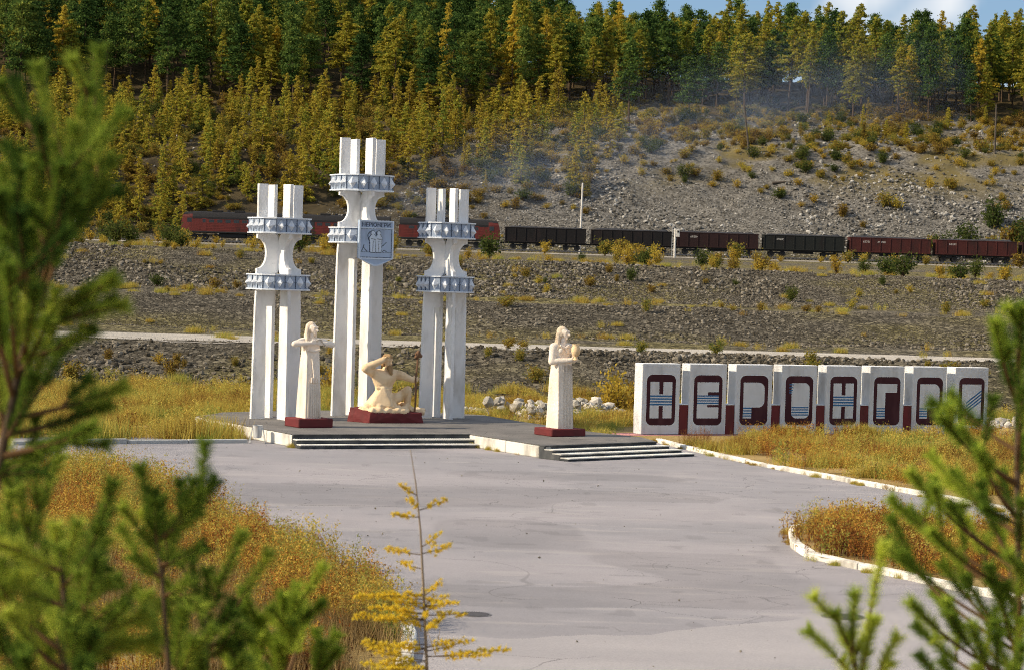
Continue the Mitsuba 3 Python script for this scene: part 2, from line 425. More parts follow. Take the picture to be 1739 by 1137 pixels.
# kerbs: each stone a piece of its kerb
def kerb(pts, label, matkey, length=2.6, w=.26, h=.15, seed=0, name='kerb'):
    rng = np.random.default_rng(seed)
    ln = LineString([(p[0], p[1]) for p in pts]); k = thing(name, label, 'kerb'); s = 0.0
    while s < ln.length - .3:
        L = min(length * rng.uniform(.75, 1.2), ln.length - s)
        a, b = ln.interpolate(s), ln.interpolate(s + L - .025)
        dx, dy = b.x - a.x, b.y - a.y; d = math.hypot(dx, dy)
        if d > .2:
            m = box(d, w, h + .2, (0, 0, 0), .025)
            m.apply_transform(trimesh.transformations.rotation_matrix(rng.normal() * .008, (1, 0, 0)))
            m = at(m, frame(((a.x + b.x) / 2 + rng.normal() * .012, (a.y + b.y) / 2 + rng.normal() * .012, (h - .2) / 2 + rng.normal() * .012), (dx / d, dy / d), (-dy / d, dx / d)))
            put('kerb_stone', m, matkey, k)
        s += L
    return k


islF = [G(1353, 900), G(1345, 915), G(1347, 926), G(1362, 940), G(1392, 953), G(1440, 962), G(1500, 973), G(1580, 991), G(1660, 1008), G(1739, 1024), G(1900, 1060)]
islB = [G(1353, 900), G(1380, 893), G(1440, 893), G(1600, 905), G(1800, 925), G(1960, 945)]
kerb(kerbR, 'long white kerb between the square and the weeds in front of the letter panels', 'm_kerb', seed=1)
kerb(islF, 'white kerb curving round the nose of the weedy traffic island at right', 'm_kerb', length=2.2, seed=2, h=.17)
kerb([G(20, 755), G(165, 753), G(300, 752), G(420, 751.5)], 'grey kerb at the back left of the square beside the litter bin', 'm_greykerb', seed=3, h=.16)
kerb(weed_edge[-4:] + [G(684, 1135)], 'short broken white kerb at the corner of the weeds in the foreground', 'm_kerb', length=1.3, seed=5, h=.13)
for (px, py, d) in ((806, 1043, .58), (1432, 1047, .82)):
    o = G(px, py)
    k = thing('manhole_cover', 'dark round manhole cover in the asphalt ' + ('left of centre near the larch sapling' if px < 1000 else 'at right near the pine branches'), 'manhole cover')
    m = trimesh.creation.cylinder(d / 2, .02, sections=32); m.apply_translation((o[0], o[1], .012)); put('lid', m, 'm_manhole', k)
    m = trimesh.creation.annulus(d / 2 + .005, d / 2 + .05, .014, sections=32); m.apply_translation((o[0], o[1], .010)); put('rim', m, 'm_steel', k)

# raised soil under the weeds
soilL = Polygon([(p[0], p[1]) for p in weed_edge] + [(G(684, 1137)[0], G(684, 1137)[1]), (-1.6, 37.2), (-40, 37.2), (-40, 70), (-20, 72.0), tuple(G(60, 805)[:2])]).buffer(0)
struct('verge', sheet(soilL, .06), 'm_ground', label='rough earth under the weeds in the left foreground')
soilR = Polygon([(p[0], p[1] + .1) for p in kerbR] + [(60, 62), (60, 124), (4.2, 107.9), (4.2, 97)]).buffer(0)
struct('verge', sheet(soilR, .07), 'm_ground', label='rough earth under the weeds before the letter panels')
isl = Polygon([(p[0], p[1]) for p in islB] + [(p[0], p[1]) for p in islF[::-1]]).buffer(0)
struct('traffic_island', sheet(isl, .12), 'm_ground', label='kerbed earth island overgrown with weeds at right')

# ------------------------------------------------------------------ the stone platform with its two flights of steps
A0, C0, D0, E0, F0 = (-13.13, 98.4), (-8.2, 89.4), (-1.55, 92.5), (1.33, 87.4), (5.75, 91.4)
plat = Polygon([A0, C0, D0, E0, F0, (5.3, 93.6), (3.2, 96.2), (.4, 101.6), (-1.2, 105.2), (-5, 106.4), (-9.5, 104.6), (-12.4, 101.6)])
pk = thing('platform', 'low whitewashed stone platform with dark paving carrying the white columns and statues', 'platform')
put('core', extr(plat.buffer(-.18), .46, 0.0), 'm_paving', pk)
put('paving', extr(plat.buffer(-.02), .035, .467), 'm_paving', pk)


def wall_blocks(a, b, length, seed, matkey='m_kerb', inner=.3, h=.45):
    rng = np.random.default_rng(seed); a, b = np.array(a), np.array(b); L = np.linalg.norm(b - a); u = (b - a) / L; n = np.array([u[1], -u[0]])
    cnt = max(1, round(L / length))
    for q in range(cnt):
        s0, s1 = L * q / cnt + .015, L * (q + 1) / cnt - .015
        c = a + u * (s0 + s1) / 2 - n * (inner / 2 - .03 + rng.uniform(0, .02))
        m = box(s1 - s0, inner, h, (0, 0, h / 2 + .012 + rng.uniform(-.008, .008)), .025)
        put('wall_block', at(m, frame((c[0], c[1], 0), u, -n)), matkey, pk)


wall_blocks(A0, C0, 2.6, 1); wall_blocks(D0, E0, 2.9, 2)


def stairs(a, b, risers, tread, grow, seed):
    """steps going down towards the square from the platform edge a-b"""
    a, b = np.array(a), np.array(b); u = (b - a) / np.linalg.norm(b - a); n = np.array([u[1], -u[0]]); rise = .5 / risers; rng = np.random.default_rng(seed)
    for q in range(risers):                                          # q = 0: the platform's own edge
        z = .5 - rise * q
        p0 = a + n * tread * q - u * .02; p1 = b + n * tread * q + u * grow * q
        L = np.linalg.norm(p1 - p0); c = (p0 + p1) / 2
        dep = tread + .12 if q else .3
        body = at(box(L, dep, z - .05, (0, 0, (z - .05) / 2), .015), frame((c[0] - n[0] * dep / 2, c[1] - n[1] * dep / 2, 0), u, -n))
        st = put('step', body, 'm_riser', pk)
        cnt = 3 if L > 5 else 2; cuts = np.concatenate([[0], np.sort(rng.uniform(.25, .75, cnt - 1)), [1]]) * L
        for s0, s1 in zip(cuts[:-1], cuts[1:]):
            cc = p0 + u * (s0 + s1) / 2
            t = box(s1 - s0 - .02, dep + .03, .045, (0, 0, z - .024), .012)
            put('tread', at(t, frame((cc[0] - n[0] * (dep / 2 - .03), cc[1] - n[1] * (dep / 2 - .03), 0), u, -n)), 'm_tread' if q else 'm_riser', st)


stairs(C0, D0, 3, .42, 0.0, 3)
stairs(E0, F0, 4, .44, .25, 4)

# ------------------------------------------------------------------ the three stele towers
def fin_profile(ztop, b1, b2, lint, ri, rb):
    """one radial column in (r, z): b1, b2 = upper and lower belt (z0, z1); lint = underside of the lintel"""
    zm0, zm1 = b2[1], b1[0]; hm = (zm1 - zm0); st = .13 * hm
    out = [(1.12, .5), (1.06, lint), (1.03, b2[0]), (1.03, zm0 + st)]
    zc = (zm0 + zm1) / 2; R = hm / 2 - st
    for a in np.linspace(-90, 90, 19)[1:-1]:
        out.append((1.03 - .42 * math.cos(math.radians(a)) ** .9, zc + R * math.sin(math.radians(a))))
    out += [(1.03, zm1 - st), (1.03, b1[1]), (1.03, ztop), (ri, ztop), (ri, b1[1] - .02), (rb, b1[1] - .02), (rb, zm1 + .02)]
    for a in np.linspace(90, -90, 15):
        out.append((rb - (rb - .02) * math.cos(math.radians(a)), zc + (hm / 2) * math.sin(math.radians(a))))
    out += [(rb, zm0 - .02), (rb, lint + .1), (min(rb + .05, ri - .08), lint), (ri - .05, lint), (ri - .1, .5)]
    return Polygon(out)


def belt(parent, M, z0, z1, s, which):
    """octagonal belt: four long faces of three pyramids and four short faces of one"""
    L, c = 1.45 * s, .55 * s; d = c / math.sqrt(2); h = L / 2 + d
    oct_ = [(-L / 2, -h), (L / 2, -h), (h, -L / 2), (h, L / 2), (L / 2, h), (-L / 2, h), (-h, L / 2), (-h, -L / 2)]
    core = extr(Polygon(oct_).buffer(-.05, join_style=2), z1 - z0 - .04, z0 + .02)
    bk = put('belt', at(core, M), 'm_beltpanel', parent)
    for zz in (z0, z1 - .055):
        put('rim', at(extr(Polygon(oct_).buffer(.015, join_style=2), .055, zz), M), 'm_belt', bk)
    hz = z1 - z0
    for q in range(8):
        a, b = np.array(oct_[q]), np.array(oct_[(q + 1) % 8]); u = (b - a) / np.linalg.norm(b - a); n = np.array([u[1], -u[0]])
        cnt = 3 if q % 2 == 0 else 1; wid = np.linalg.norm(b - a) / cnt
        for t in range(cnt):
            o = a + u * wid * (t + .5); w2 = wid / 2 - .02; hh = hz / 2 - .06
            base = [(-w2, 0, -hh), (w2, 0, -hh), (w2, 0, hh), (-w2, 0, hh)]
            # the panel: a thin dark recess, a frame and the four-sided pyramid that stands in it
            loc = frame((o[0], o[1], (z0 + z1) / 2), u, -n)
            pw, ph = w2 * .70, hh * .86
            pv = np.array([(0, 0, ph), (pw, 0, 0), (0, 0, -ph), (-pw, 0, 0), (0, -.20 * s, -.05)], float)
            pv[:, 1] += .045
            pf = [(0, 4, 1), (1, 4, 2), (2, 4, 3), (3, 4, 0), (0, 1, 2), (0, 2, 3)]
            py = trimesh.Trimesh(pv, pf, process=False); py.fix_normals()
            put('pyramid', at(py, M @ loc), 'm_belt', bk)
            edge = [box(.022, .03, 2 * hh - .002, (-w2 - .008, .032, 0))]
            gv_ = [tube([(0, .042, hh), (0, .042, ph * .98)], .011, 4), tube([(0, .042, -hh), (0, .042, -ph * .98)], .011, 4),
                   tube([(-w2, .042, 0), (-pw, .042, 0)], .011, 4), tube([(w2, .042, 0), (pw, .042, 0)], .011, 4)]
            put('groove', at(cat(gv_ + edge), M @ loc), 'm_groove', bk)
    return bk


def tower(px, py, deg, s, ztop, b1, b2, lint, label, Dadd=0.0):
    o = G(px, py, .5); M = rotframe((o[0], o[1] + Dadd, 0), deg)
    k = thing('stele_tower', label, 'monument')
    for q in range(4):
        prof = fin_profile(ztop, b1, b2, lint, *((.60, .24) if q % 2 == 0 else (.40, .34)))
        m = trimesh.creation.extrude_polygon(prof.buffer(-.018).buffer(.018, join_style=1), .15 * s, engine='earcut'); m.apply_translation((0, 0, -.075 * s))
        m.apply_transform(STAND); sc = np.diag([s, 1, 1, 1.0]); m.apply_transform(sc)
        m.apply_transform(trimesh.transformations.rotation_matrix(math.radians(90 * q), (0, 0, 1)))
        put('column', at(m, M), 'm_white', k)
    belt(k, M, b1[0], b1[1], s, 1); belt(k, M, b2[0], b2[1], s, 2)
    return k, M


tower(466, 710, 33, 1.0, 10.25, (8.2, 8.86), (5.86, 6.52), 5.18, 'left white stele tower with two belts of pyramids, behind the standing jaw harp player')
ck, cM = tower(603.5, 705.5, 31, 1.04, 12.45, (10.18, 10.88), (7.94, 8.62), 7.27, 'tallest white stele tower in the middle carrying the blue grey shield')
tower(749.5, 709, 25, .95, 10.42, (8.25, 8.95), (5.94, 6.64), 5.28, 'right white stele tower with two belts of pyramids, beside the kneeling figure with a staff')

# the shield: local x right along the face, y up, front towards -y of the tower frame
def shield():
    w, top, bot, tip = .83, 8.92, 7.30, 6.98
    def out(g): return Polygon([(-w + g, top - g), (w - g, top - g), (w - g, bot + g * .3), (.12, tip + g), (-.12, tip + g), (-w + g, bot + g * .3)])
    y0 = -1.36
    def up_(m, dy): m = m.copy(); m.apply_transform(STAND); m.apply_translation((0, y0 + dy, 0)); return at(m, cM)
    sk = put('emblem_shield', up_(extr(out(0), .10), 0), 'm_shield', ck, label='blue grey shield with lettering and two relief figures')
    fr = out(0).difference(sbox(-w + .07, bot + .03, w - .07, top - .35)).difference(sbox(-w + .07, top - .30, w - .07, top - .06)).difference(Polygon([(-w + .1, bot - .03), (w - .1, bot - .03), (.1, tip + .06), (-.1, tip + .06)]))
    put('frame', up_(extr(fr, .05), -.098), 'm_shieldlight', sk)
    for nm, rect in (('line', sbox(-w + .07, top - .36, w - .07, top - .335)), ('line', sbox(-w + .07, bot + .03, w - .07, bot + .06)), ('line', sbox(-w + .07, bot + .26, w - .07, bot + .28)), ('line', sbox(w - .095, bot + .03, w - .07, top - .34))):
        put('line', up_(extr(rect, .012), -.10), 'm_groove', sk)
    tm = text_mesh('НЕРЮНГРИ', .17, .015, bold=True); b = tm.bounds
    tm.apply_translation((-(b[0][0] + b[1][0]) / 2, 0, 0)); tm.apply_scale((1.36 / (b[1][0] - b[0][0]), 1, 1)); tm.apply_translation((0, top - .27, 0))
    put('lettering', up_(tm, -.10), 'm_groove', sk)
    # two figures in robes side by side, and low hills
    for cx_, face in ((-.16, 1), (.12, 1)):
        body = Polygon([(cx_ - .10, bot + .29), (cx_ - .12, bot + .75), (cx_ - .15, bot + .86), (cx_ - .06, bot + .98), (cx_ + .06, bot + .98), (cx_ + .13, bot + .88), (cx_ + .1, bot + .75), (cx_ + .1, bot + .29)])
        head = Point(cx_, bot + 1.08).buffer(.085)
        m = unary_union([body.buffer(.02), head])
        put('relief_outline', up_(extr(m.buffer(.03).difference(m.buffer(-.005)), .012), -.1), 'm_groove', sk)
        put('relief_figure', up_(extr(m, .045), -.099), 'm_shieldlight', sk)
        for l_, w_ in (([(cx_ - .09, bot + .84), (cx_ + .11, bot + .80)], .012), ([(cx_, bot + .3), (cx_, bot + .76)], .008)): put('relief_line', up_(extr(LineString(l_).buffer(w_), .01), -.145), 'm_groove', sk)
    hl = [[(-.68, bot + .30), (-.6, bot + .48), (-.5, bot + .36), (-.42, bot + .30)], [(.3, bot + .30), (.42, bot + .36), (.52, bot + .30)], [(.3, bot + .52), (.5, bot + .70)], [(-.6, bot + .5), (-.57, bot + .58)], [(-.36, bot + .78), (-.4, bot + .98), (-.32, bot + 1.12), (-.2, bot + 1.17)], [(.02, bot + .95), (.0, bot + 1.1), (.1, bot + 1.18)]]
    for l in hl: put('relief_line', up_(extr(LineString(l).buffer(.016), .012), -.1), 'm_groove', sk)


shield()

# ------------------------------------------------------------------ the eight letter panels
PANEL_DEG = 25.0
pu = np.array([math.cos(math.radians(PANEL_DEG)), math.sin(math.radians(PANEL_DEG))]); pf_ = np.array([-pu[1], pu[0]])
PW, PH, PT_ = 1.86, 3.06, .72
fl0, fl8 = G(1088, 737, .1), G(1620, 735, .1)


def rrect(x0, y0, x1, y1, r): return sbox(x0 + r, y0 + r, x1 - r, y1 - r).buffer(r)


def letter(ch):
    """(maroon shape, blue stripes) of a stylised letter in a 1 x 1.72 field, x 0..1, y 0..1.72"""
    full = rrect(0, 0, 1, 1.72, .2); t = .12; B, T_ = .24, 1.48
    ins = sbox(t, B, 1 - t, T_); st = []
    if ch == 'N':
        fld = ins.difference(sbox(.43, B, .57, .66)).difference(sbox(.43, 1.06, .57, T_)); shape = full.difference(fld)
        st = [sbox(t, y, 1 - t, y + .055) for y in (.68, .775, .87, .965)]
    elif ch == 'E':
        fld = ins.difference(sbox(.5, 1.02, 1 - t + .01, 1.14)).difference(sbox(.48, .62, 1 - t + .01, .70)); shape = full.difference(fld)
        st = [sbox(t, y, 1 - t, y + .045) for y in (.735, .82, .905, .985)]
    elif ch == 'R':
        bowl = sbox(t, .62, 1 - t - .22, T_).union(rrect(t, .62, 1 - t, T_, .22)).union(sbox(t, 1.3, .5, T_))
        leg = sbox(t, B, .42, .63); shape = full.difference(bowl).difference(leg)
        st = [sbox(t, y, .42, y + .045) for y in (.30, .39, .48, .57)]
    elif ch == 'YU':
        shape = full.difference(rrect(.22, B, 1 - t, T_, .2).union(sbox(.22, 1.1, .6, T_)))
        st = [sbox(.22 + .01, y, .9 - .05, y + .045) for y in (.34, .43, .52, .60)] + [sbox(t + .01, y, .30 - .02 * q, y + .04) for q, y in enumerate((1.40, 1.30, 1.20, 1.12))]
    elif ch == 'G':
        shape = full.difference(sbox(t, 1.16, 1 - t, T_).union(sbox(t, B, .44, T_)))
        st = [sbox(t, y, .44, y + .045) for y in (.30, .39, .48, .57)]
    else:                                                            # the last one: two uprights joined by a slanted band
        shape = full.difference(sbox(t, B, 1 - t, T_))
        for q in range(4):
            st.append(Polygon([(.30, .42 + .12 * q), (1 - t, .86 + .12 * q), (1 - t, .92 + .12 * q), (.30, .48 + .12 * q)]))
        shape = shape.union(Polygon([(t, B), (.3, B), (.3, .62), (t, .48)]))
    return shape, [s_.intersection(full) for s_ in st]


LET = ['N', 'E', 'R', 'YU', 'N', 'G', 'R', 'I']
DESC = ['first letter panel from the left, an H shape with blue stripes beside the platform',
        'second letter panel from the left with an E shape and blue stripes across its middle',
        'third letter panel from the left with a P shape and full white bowl',
        'fourth letter panel from the left with a round letter and stripes at its bottom',
        'fifth letter panel from the left, an H shape next to the round letter',
        'sixth letter panel from the left with a Γ shape in a maroon frame',
        'seventh letter panel from the left with a P shape, partly behind the pine shoots',
        'last letter panel at right with slanted blue stripes, half hidden by the pine']
pitchx = 2.325
for q in range(8):
    s_ = q * pitchx
    o = np.array([fl0[0] + pu[0] * s_, fl0[1] + pu[1] * s_]); M = frame((o[0], o[1], .1), pu, pf_)
    k = thing('letter_panel', DESC[q], 'letter panel')
    put('slab', at(box(PW, PT_, PH, (PW / 2, PT_ / 2, PH / 2), .02), M), 'm_panelwhite', k)
    shape, stripes = letter(LET[q])
    sx, sz, ox, oz = 1.42, 1.27, .23, .40
    def stand(poly, dep): 
        m = extr(affinity.scale(poly, sx, sz, origin=(0, 0)), dep); m.apply_transform(STAND); m.apply_translation((ox, 0, oz)); return at(m, M)
    put('letter', stand(shape, .004), 'm_letter', k)
    for t in stripes: put('stripe', stand(t, .008), 'm_stripe', k)
    if q < 7:
        gap = pitchx - PW - .02
        put('link_wall', at(box(gap, PT_ - .06, 1.28, (PW + gap / 2 + .01, PT_ / 2 + .012, .64), .012), M), 'm_maroon', k)
        put('coping', at(box(gap - .02, PT_ - .02, .035, (PW + gap / 2 + .01, PT_ / 2, 1.298), .008), M), 'm_panelwhite', k)
k = thing('sign_base', 'low pink and maroon base slab under the row of letter panels', 'base')
b0 = frame((fl0[0], fl0[1], 0), pu, pf_)
put('slab', at(box(20.3, 1.5, .14, (8.85, .45, .02), .02), b0), 'm_pinkbase', k)

# ------------------------------------------------------------------ litter bin by the platform
o = G(437, 752); k = thing('litter_bin', 'small grey metal litter bin hung in a wire stand by the platform corner', 'litter bin')
prof = np.array([[.0, .22], [.15, .22], [.17, .30], [.19, .68], [.2, .70], [.18, .70], [.165, .32], [0, .26]])
m = trimesh.creation.revolve(prof, sections=20); m.apply_translation(o); put('bucket', m, 'm_galv', k, smooth=40)
for sgn in (-1, 1):
    put('leg', at(tube([(-.30, sgn * .18, .01), (-.2, sgn * .1, .60), (.2, sgn * .1, .60), (.30, sgn * .18, .01)], .014, 6), frame(o, (1, 0), (0, 1))), 'm_galv', k)
put('crossbar', at(tube([(-.29, -.18, .03), (-.29, .18, .03)], .012, 6), frame(o, (1, 0), (0, 1))), 'm_galv', k)
put('crossbar', at(tube([(.29, -.18, .03), (.29, .18, .03)], .012, 6), frame(o, (1, 0), (0, 1))), 'm_galv', k)

# ------------------------------------------------------------------ statues
def sph(p, r, seg=14): return m3.Manifold.sphere(float(r), seg).translate([float(x) for x in p])


def chain(*pr):
    """hulls of consecutive (x, y, z, r) joints"""
    return [m3.Manifold.batch_hull([sph(a[:3], a[3]), sph(b[:3], b[3])]) for a, b in zip(pr[:-1], pr[1:])]


def hull(*pr): return m3.Manifold.batch_hull([sph(p[:3], p[3]) for p in pr])


def loft(sections, r=.04):
    """hulls between successive rectangular sections (z, x0, x1, y0, y1) with rounded corners"""
    out = []
    for a, b in zip(sections[:-1], sections[1:]):
        out.append(m3.Manifold.batch_hull([sph((x, y, s[0]), r, 8) for s in (a, b) for x in (s[1] + r, s[2] - r) for y in (s[3] + r, s[4] - r)]))
    return out


def solid(parts, edge=.05, it=8, rough=.0, seed=0, cut=()):
    m = m3.Manifold.batch_boolean(parts, m3.OpType.Add)
    if cut: m = m - m3.Manifold.batch_boolean(list(cut), m3.OpType.Add)
    m = m.refine_to_length(edge).to_mesh()
    t = trimesh.Trimesh(m.vert_properties[:, :3], m.tri_verts, process=True)
    if it: trimesh.smoothing.filter_taubin(t, iterations=it)
    if rough:
        v = np.array(t.vertices); t.vertices = v + t.vertex_normals * ((fb(v * 6, 3, seed) - .5) * rough)[:, None]
    return t


def hand(c, d, side, r=.045, L=.16, curl=(0, 0, -1), spread=None):
    """palm and five bent fingers: c wrist, d direction of the fingers, side = where the thumb leaves, curl = the way the fingers bend"""
    c, d, side, curl = (np.array(v, float) for v in (c, d, side, curl)); d /= np.linalg.norm(d); side -= d * (side @ d); side /= np.linalg.norm(side)
    curl = curl - d * (curl @ d); curl /= np.linalg.norm(curl)
    out = [hull((*(c + side * .05), .04), (*(c - side * .05), .04), (*(c + d * .14 + side * .075), .034), (*(c + d * .14 - side * .075), .032))]
    for q, (off, ln) in enumerate(((.075, .9), (.027, 1.05), (-.022, 1.0), (-.07, .8))):
        a = c + d * .14 + side * off; b = a + d * L * .45 * ln + curl * .03; e = b + d * L * .25 * ln + curl * L * .35 * ln
        out += chain((*a, .026), (*b, .023), (*e, .02))
    a = c + side * .07 + d * .03; b = a + side * .06 + d * .06; e = b + d * .07 + curl * .05
    return out + chain((*a, .03), (*b, .026), (*e, .022))


def head(c, yaw, r=.2):
    """head with nose, brow, lips, chin, ears; faces yaw degrees from local -y (positive = to screen right)"""
    a = math.radians(yaw); f = np.array([math.sin(a), -math.cos(a), 0]); s = np.array([math.cos(a), math.sin(a), 0]); z = np.array([0, 0, 1.0]); c = np.array(c)
    def p(fx, sx, zx, rr): return (*(c + f * fx + s * sx + z * zx), rr)
    k = r / .2
    out = [hull(p(-.04 * k, 0, .06 * k, .19 * k), p(.05 * k, 0, .0, .15 * k), p(.07 * k, 0, -.16 * k, .07 * k), p(.02 * k, 0, -.12 * k, .10 * k))]
    out += chain(p(.185 * k, 0, .05 * k, .03 * k), p(.25 * k, 0, -.05 * k, .042 * k))
    out += chain(p(.165 * k, -.10 * k, .085 * k, .038 * k), p(.20 * k, 0, .075 * k, .032 * k), p(.165 * k, .10 * k, .085 * k, .038 * k))
    out += chain(p(.165 * k, -.05 * k, -.105 * k, .02 * k), p(.18 * k, 0, -.105 * k, .024 * k), p(.165 * k, .05 * k, -.105 * k, .02 * k))
    out += [sph(p(.125 * k, 0, -.18 * k, 0)[:3], .05 * k)]
    for q in (-1, 1):
        out += [hull(p(-.02 * k, q * .17 * k, .04 * k, .03 * k), p(-.01 * k, q * .165 * k, -.05 * k, .025 * k))]
    return out


def eyes(c, yaw, r=.2):
    """eye sockets and the line of the mouth, cut out of a head"""
    a = math.radians(yaw); f = np.array([math.sin(a), -math.cos(a), 0]); s = np.array([math.cos(a), math.sin(a), 0]); z = np.array([0, 0, 1.0]); c = np.array(c); k = r / .2
    out = [sph(c + f * .215 * k + s * q * .078 * k + z * .022 * k, .055 * k) for q in (-1, 1)]
    return out + [hull((*(c + f * .21 * k - s * .05 * k - z * .108 * k), .014 * k), (*(c + f * .21 * k + s * .05 * k - z * .108 * k), .014 * k))]


# --- the woman playing a jaw harp, left
def plinth(parent, M, x0, x1, y0, y1, z0, z1):
    put('plinth', at(box(x1 - x0, y1 - y0, z1 - z0, ((x0 + x1) / 2, (y0 + y1) / 2, (z0 + z1) / 2), .03), M), 'm_maroon', parent)


def pleats(parent, M, xs, ytop, ybot, z0, z1, r=.022, matkey='m_creamgrey'):
    for x in xs:
        put('pleat', at(tube([(x, ybot, z0), (x * .93, ytop, z1)], [r * 1.2, r], 6), M), matkey, parent)


o = G(507, 726, .5); M1 = rotframe((o[0], o[1], .5), 31)
k = thing('statue', 'tall cream statue of a woman with raised elbows playing a jaw harp, on maroon plinth', 'statue')
plinth(k, M1, 0, 1.52, 0, 1.30, .0, .36)
S1 = M1 @ frame((.74, .62, .36), (1, 0), (0, 1))
dress = loft([(0, -.36, .34, -.42, .48), (.9, -.34, .32, -.38, .44), (2.0, -.31, .29, -.32, .36), (2.72, -.28, .27, -.26, .28), (2.95, -.30, .29, -.22, .24)], .03)
torso = [hull((-.30, 0, 3.05, .14), (.30, 0, 3.05, .14), (-.22, 0, 2.8, .16), (.22, 0, 2.8, .16)), *chain((0, .0, 3.1, .12), (.02, -.03, 3.32, .11))]
arms = chain((-.34, 0, 3.06, .13), (-.82, -.22, 2.94, .125), (-.16, -.42, 2.99, .07)) + chain((.34, 0, 3.06, .13), (.84, -.22, 2.92, .125), (.26, -.44, 2.98, .07))
hands = hand((-.16, -.42, 3.0), (.85, -.25, .25), (.1, -.1, 1), curl=(0, .8, -.3), L=.13) + hand((.28, -.44, 2.98), (-.85, -.2, .2), (-.1, -.1, 1), curl=(0, .8, -.3), L=.13)
put('figure', at(solid(dress + torso + arms + hands + head((.05, -.06, 3.52), 22), .04, 3, .012, 1, eyes((.05, -.06, 3.52), 22)), S1), 'm_cream', k, smooth=50)
hair = [hull((.0, .05, 3.62, .2), (-.02, .03, 3.5, .2), (.04, -.02, 3.66, .15)), hull((-.16, -.02, 3.56, .10), (-.24, -.12, 3.02, .085), (-.12, .06, 3.3, .1), (-.27, .02, 2.98, .07)), hull((.17, .04, 3.56, .08), (.23, .03, 3.1, .07), (.12, .12, 3.3, .08)), hull((.1, .16, 3.5, .1), (-.12, .18, 3.05, .1), (.14, .18, 3.05, .1))]
put('hair', at(solid(hair, .05, 4, .04, 2), S1), 'm_hairpale', k, smooth=50)
put('jaw_harp', at(cat(tube([(-.02, -.46, 3.1), (.12, -.50, 3.14), (.24, -.52, 3.12)], .028, 6), tube([(.2, -.52, 3.1), (.42, -.50, 2.86)], .022, 6)), S1), 'm_creamgrey', k)
put('collar', at(tube([(-.26, -.29, 2.72), (0, -.31, 2.66), (.27, -.29, 2.74)], .05, 7), S1), 'm_cream', k, smooth=50)
pleats(k, S1, np.linspace(-.24, .26, 6), -.345, -.44, .05, 1.45)
put('pendant', at(cat(tube([(-.1, -.335, 2.5), (-.06, -.355, 2.2), (0, -.40, 1.6)], .035, 6), *[tube([(x, -.395, 1.62), (x * 1.35, -.42, 1.42)], .026, 6) for x in np.linspace(-.10, .14, 5)]), S1), 'm_cream', k, smooth=50)

# --- the woman holding a cup, right
o = G(937, 741, .5); M2 = rotframe((o[0], o[1], .5), 31)
k = thing('statue', 'tall cream statue of a long-haired woman holding a golden cup, on the right plinth', 'statue')
plinth(k, M2, 0, 1.58, 0, 1.35, .0, .30)
S2 = M2 @ frame((.76, .66, .30), (1, 0), (0, 1))
dress = loft([(0, -.36, .36, -.46, .48), (.9, -.34, .35, -.41, .44), (2.0, -.33, .34, -.33, .36), (2.6, -.31, .33, -.26, .28), (2.78, -.29, .31, -.22, .24)], .03)
torso = [hull((-.34, 0, 3.22, .15), (.34, 0, 3.2, .15), (-.2, 0, 2.75, .17), (.2, 0, 2.75, .17)), *chain((0, 0, 3.25, .13), (.03, -.03, 3.5, .12)), sph((-.14, -.14, 3.05), .13), sph((.15, -.14, 3.05), .13)]
arms = chain((-.38, .02, 3.2, .16), (-.50, -.08, 2.62, .14), (.16, -.46, 2.70, .085)) + chain((.38, .02, 3.2, .15), (.58, -.06, 2.72, .13), (.32, -.46, 2.92, .085))
hands = hand((.16, -.46, 2.70), (.9, -.2, .1), (0, -.3, 1), curl=(0, .5, .8), L=.14) + hand((.34, -.46, 2.9), (-.3, -.6, .6), (-1, 0, 0), curl=(-1, .3, .2), L=.14)
put('figure', at(solid(dress + torso + arms + hands + head((.06, -.06, 3.72), 24), .04, 3, .012, 3, eyes((.06, -.06, 3.72), 24)), S2), 'm_cream', k, smooth=50)
hair = [hull((0, .05, 3.82, .2), (-.03, .03, 3.7, .2), (.04, -.02, 3.86, .15)), hull((-.18, .0, 3.72, .085), (-.25, -.1, 3.12, .075), (-.28, .04, 3.15, .08)), hull((.17, .06, 3.75, .07), (.24, .08, 3.2, .07), (.1, .17, 3.3, .08)), hull((0, .17, 3.7, .1), (-.14, .2, 3.2, .1), (.14, .2, 3.2, .1))]
put('hair', at(solid(hair, .05, 4, .04, 4), S2), 'm_hairpale', k, smooth=50)
prof = np.array([[0, 0], [.12, 0], [.08, .05], [.06, .12], [.15, .2], [.185, .34], [.17, .46], [.13, .56], [.15, .62], [.12, .62], [.1, .55], [0, .3]])
m = trimesh.creation.revolve(prof, sections=18); m.apply_translation((.30, -.56, 2.72)); put('cup', at(m, S2), 'm_goldpot', k, smooth=40, label='golden carved cup')
put('collar', at(tube([(-.2, -.2, 3.26), (0, -.27, 3.16), (.2, -.2, 3.26)], .05, 7), S2), 'm_cream', k, smooth=50)
pleats(k, S2, np.linspace(-.10, .32, 7), -.30, -.465, .05, 2.5, .02)

